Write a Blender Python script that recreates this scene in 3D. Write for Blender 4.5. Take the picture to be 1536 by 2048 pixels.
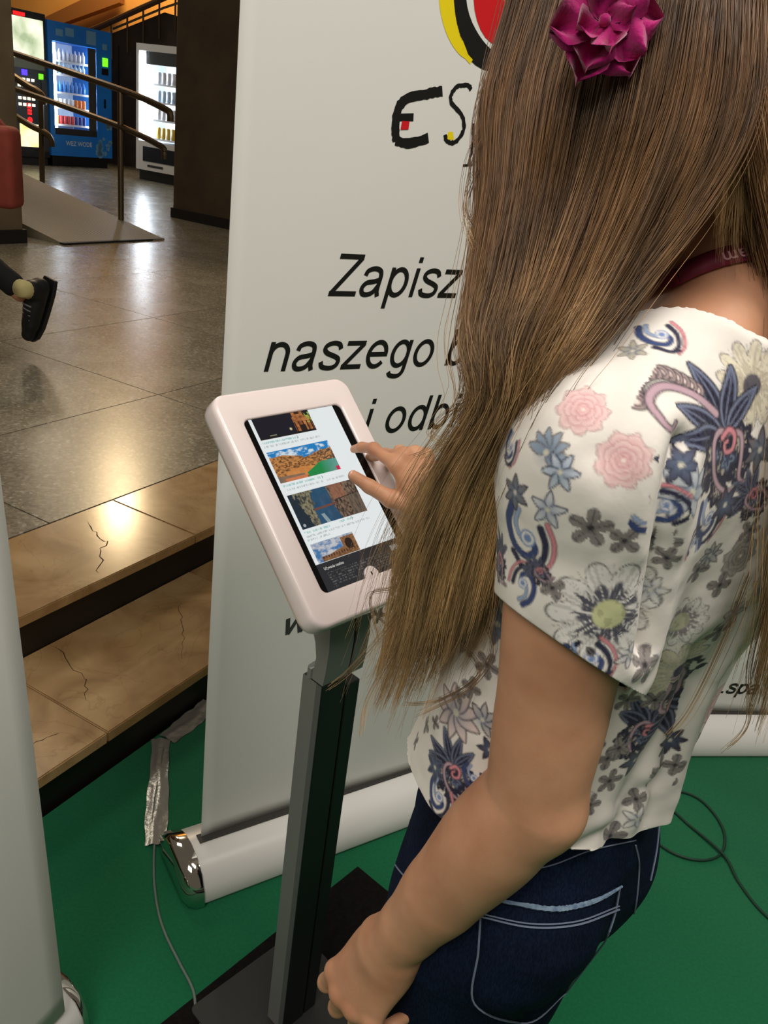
import bpy, bmesh, math, random
import numpy as np
from mathutils import Vector, Matrix
from mathutils.bvhtree import BVHTree

random.seed(7)
rng = np.random.default_rng(7)
SC = bpy.context.scene
COL = SC.collection
for _o in list(bpy.data.objects):
    bpy.data.objects.remove(_o)

# ------------------------------------------------------------------ camera
FPX = 1665.0                       # focal length in pixels of the 1536x2048 frame
CAM_H = 1.5
_roll, _pitch = math.radians(7.913), math.radians(24.392)
_dn = np.array([-math.sin(_roll) * math.cos(_pitch), math.cos(_roll) * math.cos(_pitch), math.sin(_pitch)])
_up = -_dn
_fw = np.array([0, 0, 1.0]); _Y = _fw - _up * _fw.dot(_up); _Y /= np.linalg.norm(_Y)
RC = np.stack([np.cross(_Y, _up), _Y, _up])          # rows: world axes in camera space (x right, y down, z forward)
cam_data = bpy.data.cameras.new('camera')
cam = bpy.data.objects.new('camera', cam_data); COL.objects.link(cam)
cam_data.sensor_fit = 'VERTICAL'; cam_data.sensor_height = 36.0; cam_data.lens = FPX / 2048 * 36.0
cam_data.clip_start = 0.02; cam_data.clip_end = 100
_M = Matrix.Identity(4)
for i in range(3):
    _M[i][0] = RC[i][0]; _M[i][1] = -RC[i][1]; _M[i][2] = -RC[i][2]
_M[2][3] = CAM_H
cam.matrix_world = _M
SC.camera = cam

# ------------------------------------------------------------------ world, lights, exposure
SC.view_settings.view_transform = 'Standard'; SC.view_settings.look = 'None'
SC.view_settings.exposure = 0.0; SC.view_settings.gamma = 1.0
SC.view_settings.use_curve_mapping = False
W = bpy.data.worlds.new('hall_ambience'); SC.world = W; W.use_nodes = True
W.node_tree.nodes['Background'].inputs[0].default_value = (1.0, 0.86, 0.68, 1)
W.node_tree.nodes['Background'].inputs[1].default_value = 0.10

def area_light(name, loc, target, size, energy, color, size_y=None, spread=math.pi):
    d = bpy.data.lights.new(name, 'AREA'); d.energy = energy; d.color = color
    d.shape = 'RECTANGLE'; d.size = size; d.size_y = size_y or size; d.spread = spread
    o = bpy.data.objects.new(name, d); COL.objects.link(o); o.location = loc
    o.rotation_euler = (Vector(target) - Vector(loc)).to_track_quat('-Z', 'Y').to_euler()
    return o

def spot_light(name, loc, target, energy, color, angle=70, blend=.6, radius=.06):
    d = bpy.data.lights.new(name, 'SPOT'); d.energy = energy; d.color = color
    d.spot_size = math.radians(angle); d.spot_blend = blend; d.shadow_soft_size = radius
    o = bpy.data.objects.new(name, d); COL.objects.link(o); o.location = loc
    o.rotation_euler = (Vector(target) - Vector(loc)).to_track_quat('-Z', 'Y').to_euler()
    return o

# ceiling lamps over the stand (diffuse white panels) and the dim warm lamps of the hall
area_light('ceiling_lamp_stand', (0.9, 0.1, 3.9), (0.3, 1.0, 0.6), 1.6, 70, (1.0, 0.94, 0.86), 1.2)
area_light('ceiling_lamp_behind', (-0.9, -1.5, 3.7), (0.1, 1.0, 0.9), 1.5, 58, (1.0, 0.94, 0.86), 1.5)
spot_light('hall_lamp_warm', (-3.08, 8.75, 3.36), (-1.2, 3.2, 0.2), 170, (1.0, 0.74, 0.42), 80, .8, .10)
area_light('hall_lamp_far', (-5.6, 11.5, 4.2), (-4.4, 10.5, 0.2), 1.5, 55, (1.0, 0.80, 0.58))
area_light('hall_lamp_mid', (-3.0, 4.6, 4.2), (-2.0, 4.6, 0.2), 1.2, 48, (1.0, 0.92, 0.78))
area_light('stair_lamp', (-5.8, 17.8, 5.0), (-6.0, 19.0, 2.6), 1.4, 130, (1.0, 0.70, 0.34))

# ------------------------------------------------------------------ helpers
def tag(o, label=None, cat=None, group=None, kind=None):
    if label: o['label'] = label
    if cat: o['category'] = cat
    if group: o['group'] = group
    if kind: o['kind'] = kind
    return o

def empty(name, loc=(0, 0, 0), label=None, cat=None, group=None, kind=None):
    o = bpy.data.objects.new(name, None); COL.objects.link(o); o.location = loc
    o.empty_display_size = .05
    return tag(o, label, cat, group, kind)

def link(name, me, m=None, parent=None, smooth=False):
    """A mesh in world coordinates, parented (keeping its place) to parent."""
    if m is not None and not me.materials: me.materials.append(m)
    if smooth: me.shade_smooth()
    o = bpy.data.objects.new(name, me); COL.objects.link(o)
    if parent is not None:
        o.parent = parent
        o.matrix_parent_inverse = Matrix.Translation(-_origin(parent))
    return o

def _origin(p):
    if p is None: return Vector((0, 0, 0))
    if p.parent is None: return Vector(p.location)
    return _origin(p.parent) + p.matrix_parent_inverse.to_translation() + Vector(p.location)

def mesh(name, V, Fc):
    me = bpy.data.meshes.new(name)
    me.from_pydata([tuple(map(float, v)) for v in V], [], [tuple(f) for f in Fc]); me.update()
    return me

class MB:
    """Collects shapes of ONE part and builds them as one mesh."""
    def __init__(s): s.v = []; s.f = []
    def add(s, V, Fc):
        n = len(s.v); s.v += [np.array(v, float) for v in V]; s.f += [tuple(i + n for i in f) for f in Fc]; return s
    def box(s, lo, hi, M=None):
        x0, y0, z0 = lo; x1, y1, z1 = hi
        V = [(x0,y0,z0),(x1,y0,z0),(x1,y1,z0),(x0,y1,z0),(x0,y0,z1),(x1,y0,z1),(x1,y1,z1),(x0,y1,z1)]
        if M is not None: V = [M(v) for v in V]
        return s.add(V, [(3,2,1,0),(4,5,6,7),(0,1,5,4),(1,2,6,5),(2,3,7,6),(3,0,4,7)])
    def prism(s, poly, z0, z1, M=None):
        n = len(poly)
        V = [(p[0], p[1], z0) for p in poly] + [(p[0], p[1], z1) for p in poly]
        if M is not None: V = [M(v) for v in V]
        return s.add(V, [tuple(range(n))[::-1], tuple(range(n, 2*n))] + [(i, (i+1) % n, n+(i+1) % n, n+i) for i in range(n)])
    def tube(s, pts, r, seg=8, cap=True):
        P = [np.array(p, float) for p in pts]; n = len(P)
        rr = r if hasattr(r, '__len__') else [r]*n
        ref = None; V = []
        for i in range(n):
            t = P[min(i+1, n-1)] - P[max(i-1, 0)]; t = t/(np.linalg.norm(t)+1e-12)
            if ref is None:
                ref = np.cross(t, (0, 0, 1.0))
                if np.linalg.norm(ref) < .2: ref = np.cross(t, (1.0, 0, 0))
            ref = ref - t*ref.dot(t); ref /= np.linalg.norm(ref); b = np.cross(t, ref)
            for k in range(seg):
                a = 2*math.pi*k/seg; V.append(P[i] + rr[i]*(ref*math.cos(a) + b*math.sin(a)))
        Fc = [(i*seg+k, i*seg+(k+1) % seg, (i+1)*seg+(k+1) % seg, (i+1)*seg+k) for i in range(n-1) for k in range(seg)]
        if cap: Fc += [tuple(range(seg))[::-1], tuple((n-1)*seg+k for k in range(seg))]
        return s.add(V, Fc)
    def lathe(s, prof, c, seg=20, M=None):
        V = []; n = len(prof)
        for k in range(seg):
            a = 2*math.pi*k/seg
            for r, z in prof:
                p = (c[0]+r*math.cos(a), c[1]+r*math.sin(a), c[2]+z); V.append(M(p) if M else p)
        Fc = [(k*n+i, ((k+1) % seg)*n+i, ((k+1) % seg)*n+i+1, k*n+i+1) for k in range(seg) for i in range(n-1)]
        return s.add(V, Fc)
    def build(s, name, m, parent=None, smooth=False, bevel=0, seg=2):
        me = mesh(name, s.v, s.f)
        if bevel:
            bm = bmesh.new(); bm.from_mesh(me)
            bmesh.ops.remove_doubles(bm, verts=bm.verts, dist=1e-6)
            ed = [e for e in bm.edges if len(e.link_faces) == 2 and e.calc_face_angle(0) > .5]
            bmesh.ops.bevel(bm, geom=ed, offset=bevel, segments=seg, affect='EDGES', profile=.5, clamp_overlap=True)
            bm.to_mesh(me); bm.free()
        o = link(name, me, m, parent, smooth)
        return o

def catmull(P, n=8):
    P = [np.array(p, float) for p in P]; out = []
    Q = [2*P[0]-P[1]] + P + [2*P[-1]-P[-2]]
    for i in range(1, len(Q)-2):
        for k in range(n):
            t = k/n
            out.append(.5*((2*Q[i]) + (-Q[i-1]+Q[i+1])*t + (2*Q[i-1]-5*Q[i]+4*Q[i+1]-Q[i+2])*t*t + (-Q[i-1]+3*Q[i]-3*Q[i+1]+Q[i+2])*t**3))
    out.append(P[-1]); return out

def rrect(w, h, r, n=6):
    """Rounded rectangle outline centred at 0, counter-clockwise."""
    out = []
    for cx, cy, a0 in ((w/2-r, h/2-r, 0), (-w/2+r, h/2-r, 90), (-w/2+r, -h/2+r, 180), (w/2-r, -h/2+r, 270)):
        for k in range(n+1):
            a = math.radians(a0+90*k/n); out.append((cx+r*math.cos(a), cy+r*math.sin(a)))
    return out

def lin(c):
    return tuple((x/12.92 if x <= .04045 else ((x+.055)/1.055)**2.4) for x in c)
def rgb(r, g, b): return lin((r/255, g/255, b/255))

MATS = {}
def mat(name, col, rough=.5, metal=0., emit=None, estr=0., noise=None, bump=None, spec=None, col2=None, scale=20., detail=4., alpha=None, sheen=0, trans=0, randv=0., coat=0.):
    """Principled material; noise mixes col with col2; bump=(scale,strength)."""
    if name in MATS: return MATS[name]
    m = bpy.data.materials.new(name); m.use_nodes = True; nt = m.node_tree; b = nt.nodes['Principled BSDF']
    b.inputs['Base Color'].default_value = (*col, 1); b.inputs['Roughness'].default_value = rough; b.inputs['Metallic'].default_value = metal
    if spec is not None: b.inputs['Specular IOR Level'].default_value = spec
    if sheen: b.inputs['Sheen Weight'].default_value = sheen
    if trans: b.inputs['Transmission Weight'].default_value = trans
    if coat: b.inputs['Coat Weight'].default_value = coat; b.inputs['Coat Roughness'].default_value = .08
    if alpha is not None: b.inputs['Alpha'].default_value = alpha
    if emit is not None:
        b.inputs['Emission Color'].default_value = (*emit, 1); b.inputs['Emission Strength'].default_value = estr
    N = nt.nodes.new; L = nt.links.new
    tc = N('ShaderNodeTexCoord')
    out = None
    if col2 is not None:
        tx = N('ShaderNodeTexNoise'); tx.inputs['Scale'].default_value = scale; tx.inputs['Detail'].default_value = detail
        L(tc.outputs['Object'], tx.inputs['Vector'])
        rp = N('ShaderNodeValToRGB'); rp.color_ramp.elements[0].position = .35; rp.color_ramp.elements[1].position = .65
        rp.color_ramp.elements[0].color = (*col, 1); rp.color_ramp.elements[1].color = (*col2, 1)
        L(tx.outputs['Fac'], rp.inputs['Fac']); out = rp.outputs['Color']
        L(out, b.inputs['Base Color'])
    if randv:
        oi = N('ShaderNodeObjectInfo'); hs = N('ShaderNodeHueSaturation'); mr = N('ShaderNodeMapRange')
        mr.inputs['To Min'].default_value = 1-randv; mr.inputs['To Max'].default_value = 1+randv
        L(oi.outputs['Random'], mr.inputs['Value']); L(mr.outputs['Result'], hs.inputs['Value'])
        if out is not None: L(out, hs.inputs['Color'])
        else: hs.inputs['Color'].default_value = (*col, 1)
        L(hs.outputs['Color'], b.inputs['Base Color'])
    if bump:
        tx = N('ShaderNodeTexNoise'); tx.inputs['Scale'].default_value = bump[0]; tx.inputs['Detail'].default_value = 3
        L(tc.outputs['Object'], tx.inputs['Vector'])
        bp = N('ShaderNodeBump'); bp.inputs['Strength'].default_value = bump[1]; bp.inputs['Distance'].default_value = bump[2] if len(bump) > 2 else .002
        L(tx.outputs['Fac'], bp.inputs['Height']); L(bp.outputs['Normal'], b.inputs['Normal'])
    MATS[name] = m
    return m

def attr_mat(name, rough=.6, emit=0., bump=None, sheen=0., noise=0., spec=.5):
    """Material whose colour is the mesh's own print (colour attribute 'print')."""
    m = bpy.data.materials.new(name); m.use_nodes = True; nt = m.node_tree; b = nt.nodes['Principled BSDF']
    a = nt.nodes.new('ShaderNodeAttribute'); a.attribute_name = 'print'
    b.inputs['Roughness'].default_value = rough; b.inputs['Specular IOR Level'].default_value = spec
    if sheen: b.inputs['Sheen Weight'].default_value = sheen
    if emit:
        b.inputs['Base Color'].default_value = (.01, .01, .01, 1)
        nt.links.new(a.outputs['Color'], b.inputs['Emission Color']); b.inputs['Emission Strength'].default_value = emit
    else:
        nt.links.new(a.outputs['Color'], b.inputs['Base Color'])
    if bump:
        tc = nt.nodes.new('ShaderNodeTexCoord')
        tx = nt.nodes.new('ShaderNodeTexNoise'); tx.inputs['Scale'].default_value = bump[0]; tx.inputs['Detail'].default_value = 3
        nt.links.new(tc.outputs['Object'], tx.inputs['Vector'])
        bp = nt.nodes.new('ShaderNodeBump'); bp.inputs['Strength'].default_value = bump[1]; bp.inputs['Distance'].default_value = .002
        nt.links.new(tx.outputs['Fac'], bp.inputs['Height']); nt.links.new(bp.outputs['Normal'], b.inputs['Normal'])
    return m

def set_print(me, colors):
    a = me.color_attributes.new('print', 'FLOAT_COLOR', 'POINT')
    c = np.ones((len(me.vertices), 4), np.float32); c[:, :3] = colors
    a.data.foreach_set('color', c.ravel())

def text_mesh(body, size, M, shear=0., xs=1., depth=0.0, align='LEFT', bold=0.):
    """Lettering as a thin mesh: M maps (x, y, z) of the flat text to the world."""
    c = bpy.data.curves.new('txt', 'FONT'); c.body = body; c.size = size; c.shear = shear; c.align_x = align
    c.offset = bold; c.resolution_u = 6
    o = bpy.data.objects.new('txt', c); COL.objects.link(o)
    dg = bpy.context.evaluated_depsgraph_get(); dg.update()
    me = bpy.data.meshes.new_from_object(o.evaluated_get(dg))
    bpy.data.objects.remove(o); bpy.data.curves.remove(c)
    n = len(me.vertices); co = np.zeros(n*3); me.vertices.foreach_get('co', co); co = co.reshape(-1, 3)
    co[:, 0] *= xs
    w = np.array([M(p) for p in co]); me.vertices.foreach_set('co', w.ravel()); me.update(); me.materials.clear()
    return me

# plain grotesque lettering built from strokes (units of the em)
def _el(cx, cy, rx, ry, a0, a1, n=22): return [(cx+rx*math.cos(math.radians(a0+(a1-a0)*i/n)), cy+ry*math.sin(math.radians(a0+(a1-a0)*i/n))) for i in range(n+1)]
def _cm(P): return [tuple(p[:2]) for p in catmull([np.array([*p, 0.]) for p in P], 6)]
_arch = lambda x0, w: [(x0, .30)]+_el(x0+w/2, .305, w/2, .172, 180, 0, 14)+[(x0+w, 0)]
GLYPH = {
 'o': (.556, [_el(.278, .2595, .195, .228, 0, 360, 36)]),
 'n': (.556, [[(.11, 0), (.11, .519)], _arch(.11, .335)]),
 'm': (.833, [[(.11, 0), (.11, .519)], _arch(.11, .305), _arch(.415, .305)]),
 'r': (.333, [[(.11, 0), (.11, .519)], _cm([(.11, .3), (.15, .42), (.23, .475), (.32, .465)])]),
 'a': (.556, [_cm([(.085, .36), (.12, .445), (.25, .486), (.375, .455), (.42, .37), (.42, .2), (.425, .09), (.46, 0)]), _cm([(.42, .295), (.30, .262), (.15, .235), (.08, .145), (.115, .055), (.21, .032), (.33, .072), (.415, .19)])]),
 'p': (.556, [[(.11, -.21), (.11, .519)], _el(.288, .2595, .180, .228, 0, 360, 34)]),
 'b': (.556, [[(.11, 0), (.11, .716)], _el(.288, .2595, .180, .228, 0, 360, 34)]),
 'd': (.556, [[(.446, 0), (.446, .716)], _el(.268, .2595, .180, .228, 0, 360, 34)]),
 'g': (.556, [_cm([(.446, .519), (.446, .25), (.446, .0), (.43, -.10), (.36, -.165), (.25, -.172), (.15, -.145), (.105, -.085)]), _el(.268, .2595, .180, .228, 0, 360, 34)]),
 'e': (.556, [_el(.278, .2595, .195, .228, 0, 322, 34), [(.09, .262), (.515, .262)]]),
 's': (.5, [_cm([(.43, .375), (.375, .46), (.25, .486), (.125, .45), (.09, .375), (.16, .305), (.33, .245), (.425, .19), (.425, .10), (.36, .045), (.25, .031), (.115, .06), (.065, .15)])]),
 'z': (.5, [[(.045, .477), (.455, .477)], [(.425, .465), (.07, .055)], [(.03, .042), (.468, .042)]]),
 'Z': (.611, [[(.055, .674), (.565, .674)], [(.535, .66), (.07, .06)], [(.02, .042), (.588, .042)]]),
 'i': (.222, [[(.111, 0), (.111, .519)], [(.111, .616), (.111, .716)]]),
 'w': (.722, [[(.045, .519), (.178, .03)], [(.178, .03), (.361, .50)], [(.361, .50), (.545, .03)], [(.545, .03), (.678, .519)]]),
 '.': (.278, [[(.139, 0), (.139, .1)]]),
}
def write(body, em, put, m, parent, xs=.95, shear=.21, half=.044, name='letter'):
    """Each letter is one thin object; put maps flat (x, y, layer) to the world."""
    x = 0.
    for ch in body:
        if ch == ' ': x += .278; continue
        adv, strokes = GLYPH[ch]; V = []; Fc = []
        for si, P in enumerate(strokes):
            P = [np.array(p) for p in P]
            if len(P) == 2: P = [P[0]+(P[1]-P[0])*t for t in np.linspace(0, 1, 6)]
            closed = np.linalg.norm(P[0]-P[-1]) < 1e-6; n = len(P); k0 = len(V)
            for i in range(n):
                if closed: t = P[(i+1) % n if i < n-1 else 1]-P[i-1 if i > 0 else n-2]
                else: t = P[min(i+1, n-1)]-P[max(i-1, 0)]
                t = t/np.linalg.norm(t); q = np.array([-t[1], t[0]])
                for sg in (-1, 1):
                    p = P[i]+q*sg*half; V.append(put(((x+p[0])*em*xs+p[1]*em*shear, p[1]*em, .00002*si)))
            Fc += [(k0+2*i, k0+2*i+2, k0+2*i+3, k0+2*i+1) for i in range(n-1)]
        link(name, mesh(name, V, Fc), m, parent); x += adv

# room axes: s runs along the steps, n across them (towards the stand)
AZ = math.radians(62.8)
DR = np.array([math.cos(AZ), math.sin(AZ), 0]); NN = np.array([math.sin(AZ), -math.cos(AZ), 0])
def SN(p): return DR*p[0] + NN*p[1] + np.array([0, 0, p[2]])
F_H = .263      # height of the hall floor above the carpet
# ================================================================== setting
m_conc = mat('subfloor_concrete', rgb(90, 85, 78), .9, col2=rgb(70, 66, 60), scale=6)
b = MB().box((-3, -1.235, -.12), (7, 4.5, -.004), SN)
fl = b.build('floor', m_conc); tag(fl, 'concrete floor under the green carpet of the stand', 'floor', kind='structure')

# green carpet
m_carpet = mat('green_carpet_pile', rgb(13, 106, 68), .95, col2=rgb(10, 98, 61), scale=160, detail=6, bump=(900, .35, .002), spec=.15, sheen=.25)
b = MB().box((-2.9, -1.232, -.0035), (6.5, 4.2, 0), SN)
cp = b.build('carpet', m_carpet); tag(cp, 'bright green needle-felt carpet covering the stand floor', 'carpet')
for nm, p, sz in (('lint', (-.08, 1.15), .003), ('lint', (-.28, 1.11), .0022)):
    pass

# two steps with stone treads and black risers
st = empty('stairs', (0, 0, 0), 'two low stone steps with tan treads and black risers', 'steps', kind='structure')
m_riser = mat('black_riser', rgb(26, 22, 18), .5, col2=rgb(18, 15, 12), scale=5)
def marble(name, a, bcol, c):
    m = bpy.data.materials.new(name); m.use_nodes = True; nt = m.node_tree; bs = nt.nodes['Principled BSDF']
    N = nt.nodes.new; L = nt.links.new
    tc = N('ShaderNodeTexCoord'); oi = N('ShaderNodeObjectInfo'); ad = N('ShaderNodeVectorMath'); ad.operation = 'ADD'
    L(tc.outputs['Object'], ad.inputs[0]); 
    sc_ = N('ShaderNodeVectorMath'); sc_.operation = 'SCALE'; sc_.inputs['Scale'].default_value = 9
    cb = N('ShaderNodeCombineXYZ'); L(oi.outputs['Random'], cb.inputs[0]); L(oi.outputs['Random'], cb.inputs[1]); L(cb.outputs[0], sc_.inputs[0]); L(sc_.outputs[0], ad.inputs[1])
    n1 = N('ShaderNodeTexNoise'); n1.inputs['Scale'].default_value = 5; n1.inputs['Detail'].default_value = 7; n1.inputs['Distortion'].default_value = 1.2
    L(ad.outputs[0], n1.inputs['Vector'])
    rp = N('ShaderNodeValToRGB'); e = rp.color_ramp.elements
    e[0].position = .3; e[0].color = (*a, 1); e[1].position = .72; e[1].color = (*c, 1)
    k = e.new(.5); k.color = (*bcol, 1)
    L(n1.outputs['Fac'], rp.inputs['Fac'])
    vo = N('ShaderNodeTexNoise'); vo.inputs['Scale'].default_value = 2.6; vo.inputs['Detail'].default_value = 9; vo.inputs['Distortion'].default_value = 2.5
    L(ad.outputs[0], vo.inputs['Vector'])
    r2 = N('ShaderNodeValToRGB'); q = r2.color_ramp.elements
    q[0].position = .488; q[0].color = (1, 1, 1, 1); q[1].position = .512; q[1].color = (1, 1, 1, 1); v = q.new(.5); v.color = (.62, .52, .42, 1)
    L(vo.outputs['Fac'], r2.inputs['Fac'])
    mx = N('ShaderNodeMix'); mx.data_type = 'RGBA'; mx.blend_type = 'MULTIPLY'; mx.inputs[0].default_value = .38
    L(rp.outputs['Color'], mx.inputs[6]); L(r2.outputs['Color'], mx.inputs[7]); L(mx.outputs[2], bs.inputs['Base Color'])
    bs.inputs['Roughness'].default_value = .2
    return m
m_marble = marble('tan_marble', rgb(150, 116, 76), rgb(176, 142, 98), rgb(196, 164, 118))
b = MB().box((-3, -2.0, -.12), (7, -1.245, .093), SN); b.build('riser', m_riser, st)
b = MB().box((-3, -2.05, .0935), (7, -1.614, .231), SN); b.build('riser', m_riser, st)
def slab_mesh(w, n0, n1, z0, z1, name):
    me = mesh(name, *_boxvf((0, n0, z0), (w, n1, z1)))
    bm = bmesh.new(); bm.from_mesh(me); bmesh.ops.bevel(bm, geom=bm.edges[:], offset=.003, segments=2, affect='EDGES'); bm.to_mesh(me); bm.free()
    co = np.zeros(len(me.vertices)*3); me.vertices.foreach_get('co', co); co = co.reshape(-1, 3)
    me.vertices.foreach_set('co', (co[:, :1]*DR + co[:, 1:2]*NN + co[:, 2:]*np.array([0, 0, 1.])).ravel()); me.update()
    me.materials.append(m_marble); return me
def _boxvf(lo, hi):
    q = MB().box(lo, hi); return q.v, q.f
lo_me = slab_mesh(.702, -1.613, -1.225, .0935, .125, 'tread_slab'); up_me = slab_mesh(.702, -1.964, -1.594, .2315, .263, 'tread_slab')
slabs = {}
for me, s0, key in ((lo_me, 1.117, 'lo'), (up_me, 1.825-.704, 'up')):
    for k in range(-5, 8):
        o = bpy.data.objects.new('tread_slab', me); COL.objects.link(o); o.parent = st
        o.location = DR*(s0+.704*k)+DR*.001; slabs[key, k] = o
m_crack = mat('dark_crack', rgb(62, 44, 28), .9)
def crack(slab, pts, w, z):
    """A thin open crack running over a slab, built as a narrow dark sliver."""
    V = []; Fc = []
    P = [SN((p[0], p[1], z)) for p in pts]
    for i, p in enumerate(P):
        t = P[min(i+1, len(P)-1)]-P[max(i-1, 0)]; t /= np.linalg.norm(t); q = np.cross(t, (0, 0, 1)); ww = w*(.35+rng.random())*(1 if 0 < i < len(P)-1 else .2)
        V += [p-q*ww, p+q*ww]
    for i in range(len(P)-1): Fc.append((2*i, 2*i+1, 2*i+3, 2*i+2))
    me = mesh('crack', V, Fc); o = link('crack', me, m_crack); o.parent = slab; o.matrix_parent_inverse = Matrix.Translation(-slab.location)
def wob(a, c, n, amp):
    a = np.array(a); c = np.array(c); return [a+(c-a)*i/n + (rng.random(2)-.5)*amp for i in range(n+1)]
crack(slabs['up', 0], wob((1.655, -1.90), (1.60, -1.76), 7, .015)+wob((1.60, -1.76), (1.455, -1.62), 9, .02), .0016, .26335)
crack(slabs['lo', 0], wob((1.27, -1.60), (1.22, -1.42), 8, .02)+wob((1.22, -1.42), (1.17, -1.36), 4, .012), .0012, .12535)
crack(slabs['lo', -1], wob((.93, -1.33), (1.05, -1.315), 8, .014), .0011, .12535)
crack(slabs['lo', 0], wob((1.66, -1.50), (1.45, -1.30), 12, .02), .0008, .12535)

# hall floor: large terrazzo tiles
def terrazzo():
    m = bpy.data.materials.new('terrazzo'); m.use_nodes = True; nt = m.node_tree; bs = nt.nodes['Principled BSDF']
    N = nt.nodes.new; L = nt.links.new; tc = N('ShaderNodeTexCoord')
    vo = N('ShaderNodeTexVoronoi'); vo.inputs['Scale'].default_value = 95; L(tc.outputs['Object'], vo.inputs['Vector'])
    rp = N('ShaderNodeValToRGB'); rp.color_ramp.interpolation = 'CONSTANT'; e = rp.color_ramp.elements
    e[0].color = (*rgb(126, 119, 103), 1); e[1].position = .35; e[1].color = (*rgb(138, 131, 114), 1)
    for p, c in ((.6, rgb(116, 109, 94)), (.74, rgb(150, 144, 128)), (.9, rgb(112, 107, 94)), (.95, rgb(168, 164, 150))):
        k = e.new(p); k.color = (*c, 1)
    sx = N('ShaderNodeSeparateColor'); L(vo.outputs['Color'], sx.inputs[0]); L(sx.outputs[0], rp.inputs['Fac'])
    n2 = N('ShaderNodeTexNoise'); n2.inputs['Scale'].default_value = 3; n2.inputs['Detail'].default_value = 6; L(tc.outputs['Object'], n2.inputs['Vector'])
    r2 = N('ShaderNodeValToRGB'); r2.color_ramp.elements[0].position = .3; r2.color_ramp.elements[0].color = (.8, .77, .72, 1); r2.color_ramp.elements[1].position = .7; r2.color_ramp.elements[1].color = (1.05, 1.03, 1, 1)
    L(n2.outputs['Fac'], r2.inputs['Fac'])
    oi = N('ShaderNodeObjectInfo'); mr = N('ShaderNodeMapRange'); mr.inputs['To Min'].default_value = .92; mr.inputs['To Max'].default_value = 1.06; L(oi.outputs['Random'], mr.inputs['Value'])
    mx = N('ShaderNodeMix'); mx.data_type = 'RGBA'; mx.blend_type = 'MULTIPLY'; mx.inputs[0].default_value = 1; L(rp.outputs['Color'], mx.inputs[6]); L(r2.outputs['Color'], mx.inputs[7])
    hs = N('ShaderNodeHueSaturation'); L(mx.outputs[2], hs.inputs['Color']); L(mr.outputs['Result'], hs.inputs['Value']); L(hs.outputs['Color'], bs.inputs['Base Color'])
    r3 = N('ShaderNodeMapRange'); r3.inputs['To Min'].default_value = .22; r3.inputs['To Max'].default_value = .32; L(n2.outputs['Fac'], r3.inputs['Value']); L(r3.outputs['Result'], bs.inputs['Roughness'])
    return m
m_terr = terrazzo()
m_grout = mat('dark_joint', rgb(58, 50, 40), .9)
hall = MB().box((-6, -24, .0), (26, -1.966, .2585), SN).build('floor_hall', m_grout)
tag(hall, 'raised hall floor of large grey terrazzo tiles', 'floor', kind='structure')
T = 1.109; J = .0028
def tile_me(w, h):
    me = mesh('floor_tile', *_boxvf((0, 0, 0), (w-2*J, h-2*J, .0055)))
    co = np.zeros(24); me.vertices.foreach_get('co', co); co = co.reshape(-1, 3)
    me.vertices.foreach_set('co', (co[:, :1]*DR + co[:, 1:2]*NN + co[:, 2:]*np.array([0, 0, 1.])).ravel()); me.update(); me.materials.append(m_terr); return me
big = tile_me(1.0985, T); edge = tile_me(1.199, .7105)
def put_tile(me, s, n):
    o = bpy.data.objects.new('floor_tile', me); COL.objects.link(o); o.parent = hall; o.location = SN((s+J, n+J, .2576))
for k in range(-5, 7): put_tile(edge, 1.57+1.199*k, -2.676)
for r_ in range(1, 13):
    for k in range(-6, 13): put_tile(big, 2.768+1.0985*k, -2.676-T*r_)

# pillars
m_pill = mat('brown_plaster', rgb(120, 104, 80), .85, col2=rgb(104, 89, 67), scale=3, bump=(60, .25))
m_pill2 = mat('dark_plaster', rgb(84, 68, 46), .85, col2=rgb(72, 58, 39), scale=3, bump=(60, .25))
m_plinth = mat('black_plinth', rgb(24, 21, 18), .55)
for nm, s0, s1, n0, n1, mm in (('pillar_1', 3.75, 4.86, -7.35, -6.245, m_pill), ('pillar_2', 7.78, 8.9, -7.325, -5.9, m_pill2)):
    p = MB().box((s0, n0, F_H), (s1, n1, 4.3), SN).build(nm, mm, bevel=.01)
    tag(p, 'grey brown square pillar beside the ramp' if nm[-1] == '1' else 'dark brown wide pillar behind the white banner', 'pillar', kind='structure')
    MB().box((s0-.02, n0-.02, F_H), (s1+.02, n1+.02, F_H+.11), SN).build('plinth', m_plinth, p)

# far walls and the stair behind the machines
m_orange = mat('orange_plaster', rgb(226, 168, 92), .8, col2=rgb(214, 154, 78), scale=1.2)
wb = MB().box((-14, 19.4, F_H), (6, 19.7, 5.4)).build('wall_back', m_orange); tag(wb, 'warm orange plaster wall at the back of the hall', 'wall', kind='structure')
m_wood = mat('dark_wood', rgb(70, 50, 32), .6, col2=rgb(52, 37, 24), scale=4)
side = MB().prism([(-7.6, F_H), (-6.25, 2.42), (-6.07, 2.50), (-5.15, 2.93), (-4.78, 2.88), (-1.0, 2.7), (-1.0, F_H)], 0, .5, lambda p: np.array([p[0], 17.1+p[2], p[1]])).build('wall_stair', m_wood)
tag(side, 'dark wood clad side of the stair behind the vending machines', 'wall', kind='structure')
for k in range(9): MB().box((-6.0+.55*k, 17.085, F_H), (-5.985+.55*k, 17.1, 2.3)).build('panel_joint', m_plinth, side)
m_rail = mat('brown_handrail', rgb(86, 56, 30), .4)
rl = empty('stair_railing', (-6.0, 17.05, 2.5), 'brown stair railing with thin balusters above the vending machines', 'railing')
MB().tube([(-6.60, 17.05, 2.42), (-6.365, 17.05, 2.53), (-5.2, 17.05, 3.12), (-4.4, 17.05, 3.52)], .05, 8).build('handrail', m_rail, rl)
m_steel = mat('brushed_steel', rgb(112, 98, 78), .30, 1.)
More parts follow.
